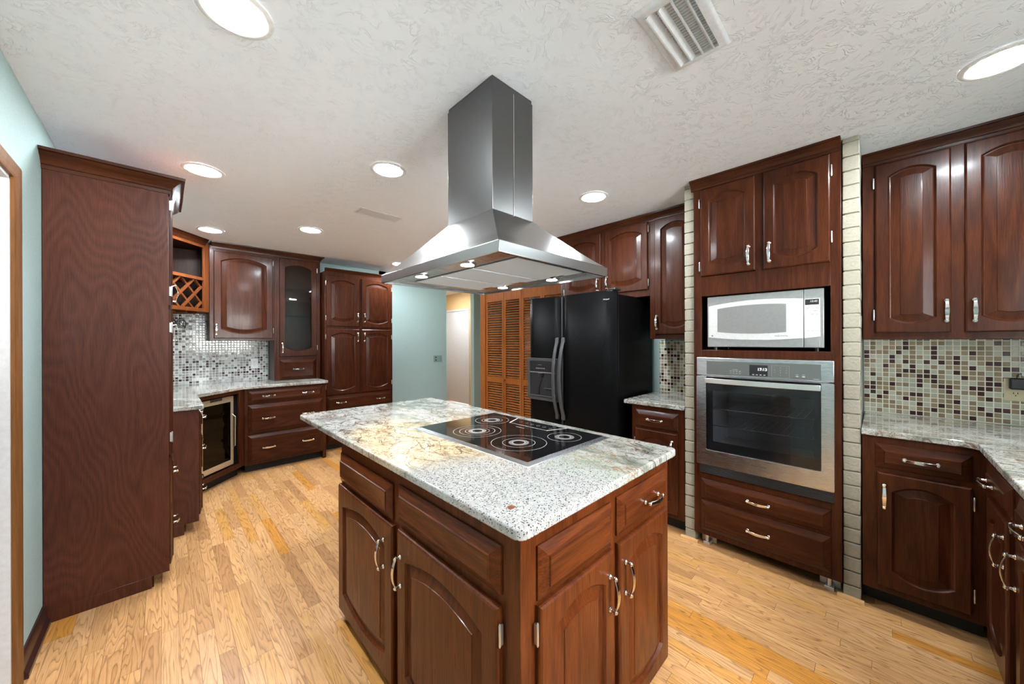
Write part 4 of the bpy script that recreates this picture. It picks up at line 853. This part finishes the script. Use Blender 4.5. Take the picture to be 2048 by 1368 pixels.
# tower: glass door over a drawer, standing on the worktop
gt = thing('glass_cabinet', 'glass-door dark wood cabinet tower standing on the granite worktop', 'cabinet', (1.15, 5.03, CT))
f = FY(4.87); ga, gb = 0.9135, 1.400
mb = MB(); dp = WF - 4.87 - 0.009
for a, b in ((ga, ga + 0.018), (gb - 0.018, gb)): mb.box(f, a, b, -dp, 0, CT + 0.001, 2.37)
mb.box(f, ga + 0.018, gb - 0.018, -dp, -dp + 0.012, CT + 0.001, 2.37)
for a, b in ((ga + 0.018, 0.966), (1.352, gb - 0.018)): mb.box(f, a, b, -0.02, 0, CT + 0.001, 2.37)
mb.box(f, 0.966, 1.352, -0.02, 0, 2.318, 2.37); mb.box(f, 0.966, 1.352, -0.02, 0, 1.138, 1.188); mb.box(f, 0.966, 1.352, -0.02, 0, CT + 0.001, 0.92)
mb.box(f, ga + 0.018, gb - 0.018, -dp + 0.012, -0.02, 1.15, 1.17); mb.box(f, ga + 0.018, gb - 0.018, -dp + 0.012, -0.02, 2.35, 2.37)
obj('body', mb, 'wz', gt, 0.0015)
for z in (1.66, 1.98):
    mb = MB(); mb.box(f, ga + 0.019, gb - 0.019, -dp + 0.013, -0.03, z, z + 0.008); obj('glass_shelf', mb, 'clear', gt)
door(gt, f, 0.963, 1.358, 1.180, 2.330, (0.989, 1.282), 1.3635, glass=True, st=0.058, top=0.066); drawer(gt, f, 0.964, 1.346, 0.914, 1.143, (1.155,))
# upper single door
su2 = thing('upper_cabinet', 'single-door dark wood upper cabinet between the wine rack and the glass tower', 'cabinet', (0.62, 5.03, 1.366))
mb = MB(); mb.box(f, 0.3415, 0.9130, -dp, 0, 1.3665, 2.37); obj('body', mb, 'wz', su2, 0.002)
door(su2, f, 0.374, 0.897, 1.391, 2.312, (0.394, 1.485), 0.9025, st=0.062, hz=(0.09, 0.06), rise=0.05)
obj('crown_molding', sweep([(0.358, 4.87), (0.9130, 4.87)], CROWN, H - 0.001), 'wx', su2)
obj('crown_molding', sweep([(0.9135, 4.87), (gb, 4.87), (gb, WF - 0.01)], [(o, z) for o, z in CROWN], H - 0.001), 'wx', gt)
# diagonal wine rack
p0, p1 = Vector((-0.06, 4.43, 0)), Vector((0.3405, 4.8805, 0)); DLn = (p1 - p0).length
fd = Fr(p0, p1 - p0, (p1 - p0).cross(Vector((0, 0, 1))))
wr = thing('wine_rack_cabinet', 'open diagonal corner cabinet with open shelf and lattice wine rack', 'cabinet', (-0.05, 4.85, 1.66))
mb = MB(); st = 0.066
mb.box(fd, 0, st, -0.02, 0, 1.66, 2.37); mb.box(fd, DLn - st, DLn, -0.02, 0, 1.66, 2.37); mb.box(fd, st, DLn - st, -0.02, 0, 2.318, 2.37); mb.box(fd, st, DLn - st, -0.02, 0, 1.66, 1.697)
obj('face_frame', mb, 'rackwood', wr, 0.002)
mb = MB()
out = [(-0.06, 4.43), (0.34, 4.88), (0.34, WF - 0.009), (WL + 0.009, WF - 0.009), (WL + 0.009, 4.43)]
inn = [(-0.075, 4.455), (0.325, 4.905), (0.325, WF - 0.02), (WL + 0.02, WF - 0.02), (WL + 0.02, 4.455)]
mb.prism(inn, 1.662, 1.68); mb.prism(inn, 2.35, 2.369)
for i in (1, 2, 3, 4):
    a, b = out[i], out[(i + 1) % 5]; c, d_ = inn[(i + 1) % 5], inn[i]; mb.prism([a, b, c, d_], 1.662, 2.369)
obj('body', mb, 'inside', wr)
mb = MB(); mb.prism([(x * 1.0, y) for x, y in [(-0.08, 4.46), (0.32, 4.905), (0.32, WF - 0.022), (WL + 0.022, WF - 0.022), (WL + 0.022, 4.46)]], 1.985, 2.0); mb.box(fd, st, DLn - st, -0.03, -0.001, 1.982, 2.012); obj('shelf', mb, 'rackwood', wr)
la, lb, lz0, lz1 = st - 0.002, DLn - st + 0.002, 1.697, 1.982
mb = MB()
def clip(aa, za, s):
    """45 degree strip through (aa,za) with slope s, clipped to the opening"""
    pts = []
    for a in (la, lb):
        z = za + s * (a - aa)
        if lz0 <= z <= lz1: pts.append((a, z))
    for z in (lz0, lz1):
        a = aa + (z - za) / s
        if la <= a <= lb: pts.append((a, z))
    pts = sorted(set((round(a, 5), round(z, 5)) for a, z in pts)); return pts if len(pts) >= 2 else None
for k in range(-4, 6):
    for s, a_top in ((1.0, 0.277 + 0.158 * k), (-1.0, 0.326 + 0.158 * k)):
        c = clip(a_top, 1.975, s)
        if c and abs(c[0][0] - c[-1][0]) > 0.02:
            dd = -0.010 if s > 0 else -0.024
            mb.strip([fd.p(c[0][0], dd - 0.02, c[0][1]), fd.p(c[-1][0], dd - 0.02, c[-1][1])], fd.n, 0.10 if False else 0.022, 0.018)
obj('lattice', mb, 'rackwood', wr, 0.001)
obj('crown_molding', sweep([(p0.x, p0.y), (p1.x - 0.034, p1.y - 0.038)], CROWN, H - 0.001), 'wx', wr)
mb = MB()
for k in range(4): a = 0.09 + 0.135 * k; mb.box(fd, a - 0.02, a + 0.02, -0.30, -0.03, 1.640, 1.6455); mb.box(fd, a - 0.006, a + 0.006, -0.30, -0.03, 1.6455, 1.6615)
obj('stemware_rail', mb, 'rackwood', wr)
labs = ('hanging wine glass nearest the tall cabinet', 'hanging wine glass in the middle of the row of three under the wine rack', 'hanging wine glass nearest the single-door upper cabinet')
for k, a in enumerate((0.16, 0.272, 0.385)):
    mb = MB(); c = fd.p(a, -0.10, 1.6465)
    mb.lathe(c + Vector((0, 0, 0.0005)), (0, 0, -1), [(0.032, 0), (0.032, 0.0015), (0.008, 0.004), (0.0038, 0.010), (0.0035, 0.052), (0.010, 0.060), (0.028, 0.074), (0.038, 0.096), (0.040, 0.118), (0.036, 0.142), (0.032, 0.156), (0.031, 0.156), (0.035, 0.142), (0.039, 0.118), (0.037, 0.096), (0.027, 0.075), (0.009, 0.062)], 24)
    tag(obj('wine_glass', mb, 'wineglass', None), labs[k], 'wine glass', 'hanging wine glasses')
# diagonal base cabinet with wine cooler
q0, q1 = Vector((0.195, 4.10, 0)), Vector((0.585, 4.5095, 0)); QL = (q1 - q0).length
fq = Fr(q0, q1 - q0, (q1 - q0).cross(Vector((0, 0, 1))))
wc = thing('corner_base_cabinet', 'open diagonal corner base cabinet housing the wine cooler', 'cabinet', (0.1, 4.6, 0))
mb = MB(); mb.box(fq, 0.0, 0.058, -0.02, 0, 0.096, CB - 0.0005); mb.box(fq, 0.497, QL - 0.001, -0.02, 0, 0.096, CB - 0.0005); mb.box(fq, 0.058, 0.497, -0.02, 0, 0.838, CB - 0.0005); mb.box(fq, 0.058, 0.497, -0.02, 0.002, 0.096, 0.138)
mb.box(fq, 0.03, QL - 0.03, -0.55, -0.02, 0.105, 0.125)
obj('face_frame', mb, 'wz', wc, 0.002)
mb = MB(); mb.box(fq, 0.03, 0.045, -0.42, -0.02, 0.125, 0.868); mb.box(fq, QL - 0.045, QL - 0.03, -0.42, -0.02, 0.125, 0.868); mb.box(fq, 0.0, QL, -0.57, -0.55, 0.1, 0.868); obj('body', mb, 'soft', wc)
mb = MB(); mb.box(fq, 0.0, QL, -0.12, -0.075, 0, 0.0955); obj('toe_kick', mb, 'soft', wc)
co = thing('wine_cooler', 'black wine cooler with champagne trim in the diagonal corner cabinet', 'wine cooler', fq.p(0.28, -0.25, 0.126))
f = Fr(fq.p(0, -0.028, 0), fq.u, fq.n)
c0, c1, cz0, cz1 = 0.070, 0.459, 0.150, 0.822
mb = MB(); mb.box(f, c0, c1, -0.44, -0.04, 0.1265, cz1); obj('body', mb, 'black', co, 0.004)
mb = MB(); frame_rings(mb, f, (c0, c1, cz0, cz1), (c0 + 0.034, c1 - 0.034, cz0 + 0.050, 0.768), -0.038, 0.0, 0.004); cd = obj('door_frame', mb, 'champagne', co, 0.0015)
mb = MB(); mb.box(f, c0 + 0.034, c1 - 0.034, -0.008, -0.003, cz0 + 0.050, 0.768); obj('glass_pane', mb, 'winepane', cd)
mb = MB(); mb.box(f, 0.182, 0.318, 0.0005, 0.002, 0.797, 0.825 - 0.003); obj('display', mb, 'greyp', cd)
mb = MB()
for k in range(3): mb.box(f, 0.195 + 0.042 * k, 0.222 + 0.042 * k, 0.0022, 0.003, 0.802, 0.816)
obj('buttons', mb, 'black', cd)
mb = MB(); mb.tube([f.p(c1 - 0.017, 0.0, 0.31), f.p(c1 - 0.017, 0.028, 0.335), f.p(c1 - 0.017, 0.030, 0.62), f.p(c1 - 0.017, 0.0, 0.645)], 0.005, 8); obj('handle', mb, 'champagne', cd)
for z in (0.27, 0.37, 0.47, 0.57, 0.66):
    mb = MB()
    for dd in (-0.036,): 
        pts = [f.p(c0 + 0.04 + (c1 - c0 - 0.08) * i / 24, dd + 0.003, z + 0.008 * math.cos(i * math.pi / 3)) for i in range(25)]; mb.tube(pts, 0.0022, 6)
    obj('bottle_rack', mb, 'rackm', co)
# left run: three-drawer base cabinet and tall cabinet
lb_ = thing('base_cabinet', 'three-drawer dark wood base cabinet seen end-on past the tall cabinet', 'cabinet', (-0.1, 3.75, 0))
f = FX(0.178, 1)
mb = MB(); mb.box(f, 3.400, 4.094, -0.595, 0, 0.072, CB - 0.0005); mb.box(f, 3.400, 3.418, -0.595, -0.078, 0, 0.072); obj('body', mb, 'panel', lb_, 0.0015)
mb = MB(); mb.box(f, 3.419, 4.09, -0.5, -0.080, 0, 0.0715); obj('toe_kick', mb, 'wy', lb_)
drawer(lb_, f, 3.430, 4.06, 0.722, 0.848, (3.60, 3.90), mat='wy'); drawer(lb_, f, 3.430, 4.06, 0.408, 0.700, (3.60, 3.90), mat='wy'); drawer(lb_, f, 3.430, 4.06, 0.108, 0.390, (3.60, 3.90), mat='wy')
P = [(0.206, 3.385), (0.206, 4.085), (0.575, 4.482), (1.372, 4.482), (1.372, 4.905), (1.372, WF - 0.009), (WL + 0.009, WF - 0.009), (WL + 0.009, 3.412), (0.030, 3.412), (0.030, 3.385)]
P = corner_round(P, 0, 0.012, 4) + P[1:]
mb = MB(); mb.prism(P, CB, CT); tag(obj('worktop', mb, 'granite', None, 0.005, seg=3), 'pale granite worktop running over the wine cooler and drawer cabinets', 'worktop')
tc = thing('tall_cabinet', 'full-height dark wood cabinet with plain veneered end beside the white door', 'cabinet', (-0.2, 3.09, 0))
f = FX(0.020, 1)
mb = MB(); mb.box(f, 2.787, 3.384, -0.436, 0, 0.066, 2.215); mb.box(f, 2.787, 3.384, -0.436, -0.070, 0, 0.066); obj('body', mb, 'panel', tc, 0.002)
mb = MB(); mb.box(f, 2.80, 3.38, -0.0695, -0.062, 0, 0.0655); obj('toe_kick', mb, 'wy', tc)
obj('crown_molding', sweep([(WL + 0.001, 2.787), (0.020, 2.787), (0.020, 3.384)], [(o * 1.7, z * 1.35) for o, z in CROWN], 2.268), 'wx', tc)
door(tc, f, 2.805, 3.362, 1.560, 2.175, (3.332, 1.680), 2.7995, t=0.017, hz=(0.08, 0.05)); door(tc, f, 2.805, 3.362, 0.715, 1.535, (3.332, 1.415), 2.7995, t=0.017)
drawer(tc, f, 2.805, 3.362, 0.408, 0.700, (3.09,), mat='wy', t=0.017); drawer(tc, f, 2.805, 3.362, 0.095, 0.390, (3.09,), mat='wy', t=0.017)

# outlets and switch on the far wall
outlet('outlet', FY(WF - 0.008), 0.772, 1.098, 'plate', 'white duplex outlet on the mosaic under the single-door upper cabinet')
f = FY(WF)
t = thing('switch_plate', 'teal-painted double plate with a switch and outlet on the passage wall', 'switch', f.p(3.315, 0, 1.0))
mb = MB(); mb.box(f, 3.235, 3.395, 0.0005, 0.006, 1.008, 1.116); obj('cover_plate', mb, 'tealplate', t, 0.002)
mb = MB(); mb.box(f, 3.350, 3.362, 0.006, 0.016, 1.05, 1.075); obj('toggle', mb, 'tealplate', t)
mb = MB()
for z in (1.04, 1.085): mb.lathe(f.p(3.275, 0.0062, z), f.n, [(0.015, 0), (0.015, 0.001)], 16)
obj('socket', mb, 'greyp', t)

# ------------------------------------------------------------------ CEILING: lamps and vents
lights = [(0.166, 1.435, 'round ceiling light nearest the white door'), (2.274, -0.326, 'round ceiling light above the granite corner worktop'), (0.177, 2.891, 'round ceiling light just in front of the tall cabinet'),
          (0.991, 2.100, 'round ceiling light beside the hood chimney, above the far end of the island'), (2.257, 1.456, 'round ceiling light between hood and fridge cabinets'), (0.316, 4.378, 'round ceiling light in front of the wine rack'),
          (0.992, 3.734, 'round ceiling light in front of the glass-door tower'), (2.290, 4.545, 'round ceiling light near the passage, peeking over the hood')]
for x, y, lab in lights:
    t = thing('ceiling_light', lab, 'ceiling light', (x, y, H - 0.012), 'recessed ceiling lights')
    mb = MB(); mb.lathe((x, y, H - 0.0003), (0, 0, -1), [(0.105, 0), (0.104, 0.004), (0.094, 0.008), (0.082, 0.006), (0.080, 0.001)], 40, False, False); obj('trim_ring', mb, 'trim', t)
    mb = MB(); mb.lathe((x, y, H - 0.001), (0, 0, -1), [(0.080, 0), (0.079, 0.004), (0.070, 0.008), (0.045, 0.0105), (0.012, 0.0115)], 40); obj('lens', mb, 'lens', t)
# unseen lamp added round the corner to brighten the hall
t = thing('ceiling_light', 'round ceiling light added out of view to brighten the tan hall', 'ceiling light', (3.9, 6.2, H - 0.012), 'added hall light')
mb = MB(); mb.lathe((3.9, 6.2, H - 0.001), (0, 0, -1), [(0.10, 0), (0.10, 0.003), (0.02, 0.012)], 32); obj('lens', mb, 'lens', t)

v = thing('ceiling_vent', 'large white louvered air vent above the island corner', 'vent', (1.27, 0.46, H - 0.02))
def vframe(mb, x0, x1, y0, y1, w, dz):
    def q(i, z): return [Vector(p) for p in ((x0 + i, y0 + i, z), (x1 - i, y0 + i, z), (x1 - i, y1 - i, z), (x0 + i, y1 - i, z))]
    mb.rings([q(0, H - 0.0005), q(0.004, H - dz * 0.6), q(0.012, H - dz), q(w, H - dz), q(w, H - 0.0005)], False, False)
vx0, vx1, vy0, vy1 = 1.09, 1.44, 0.362, 0.556
mb = MB(); vframe(mb, vx0, vx1, vy0, vy1, 0.030, 0.012); obj('vent_frame', mb, 'vent', v)
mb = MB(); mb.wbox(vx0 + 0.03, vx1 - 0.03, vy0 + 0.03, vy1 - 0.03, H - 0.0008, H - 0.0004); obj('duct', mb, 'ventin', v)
for k in range(4):
    y = vy0 + 0.048 + 0.034 * k; tl = (-1, -0.5, 0.5, 1)[k]
    mb = MB(); mb.add([Vector((x, y + dy, H + dz)) for x in (vx0 + 0.03, vx1 - 0.03) for dy, dz in ((-0.004 - 0.008 * tl, -0.002), (0.0 - 0.008 * tl, -0.002), (0.006 + 0.008 * tl, -0.017), (0.001 + 0.008 * tl, -0.017))], [(0, 1, 2, 3), (4, 7, 6, 5), (0, 4, 5, 1), (1, 5, 6, 2), (2, 6, 7, 3), (3, 7, 4, 0)])
    obj('blade', mb, 'vent', v)
mb = MB()
for k in range(22): x = vx0 + 0.04 + 0.0125 * k; mb.wbox(x, x + 0.002, vy0 + 0.03, vy1 - 0.03, H - 0.0035, H - 0.001)
obj('rear_fins', mb, 'vent', v)
v = thing('ceiling_vent', 'flat ceiling-coloured air vent beyond the hood', 'vent', (1.285, 2.905, H - 0.01))
mb = MB(); vframe(mb, 1.105, 1.468, 2.825, 2.985, 0.018, 0.006); mb.wbox(1.123, 1.45, 2.843, 2.967, H - 0.004, H - 0.0005); obj('vent_frame', mb, 'vent', v)
mb = MB()
for k in range(5): mb.wbox(1.118, 1.126, 2.855 + 0.022 * k, 2.867 + 0.022 * k, H - 0.0062, H - 0.004)
for x, y in ((1.285, 2.834), (1.285, 2.976)): mb.lathe((x, y, H - 0.006), (0, 0, -1), [(0.004, 0), (0.003, 0.001)], 10)
obj('screws', mb, 'ventin', v)
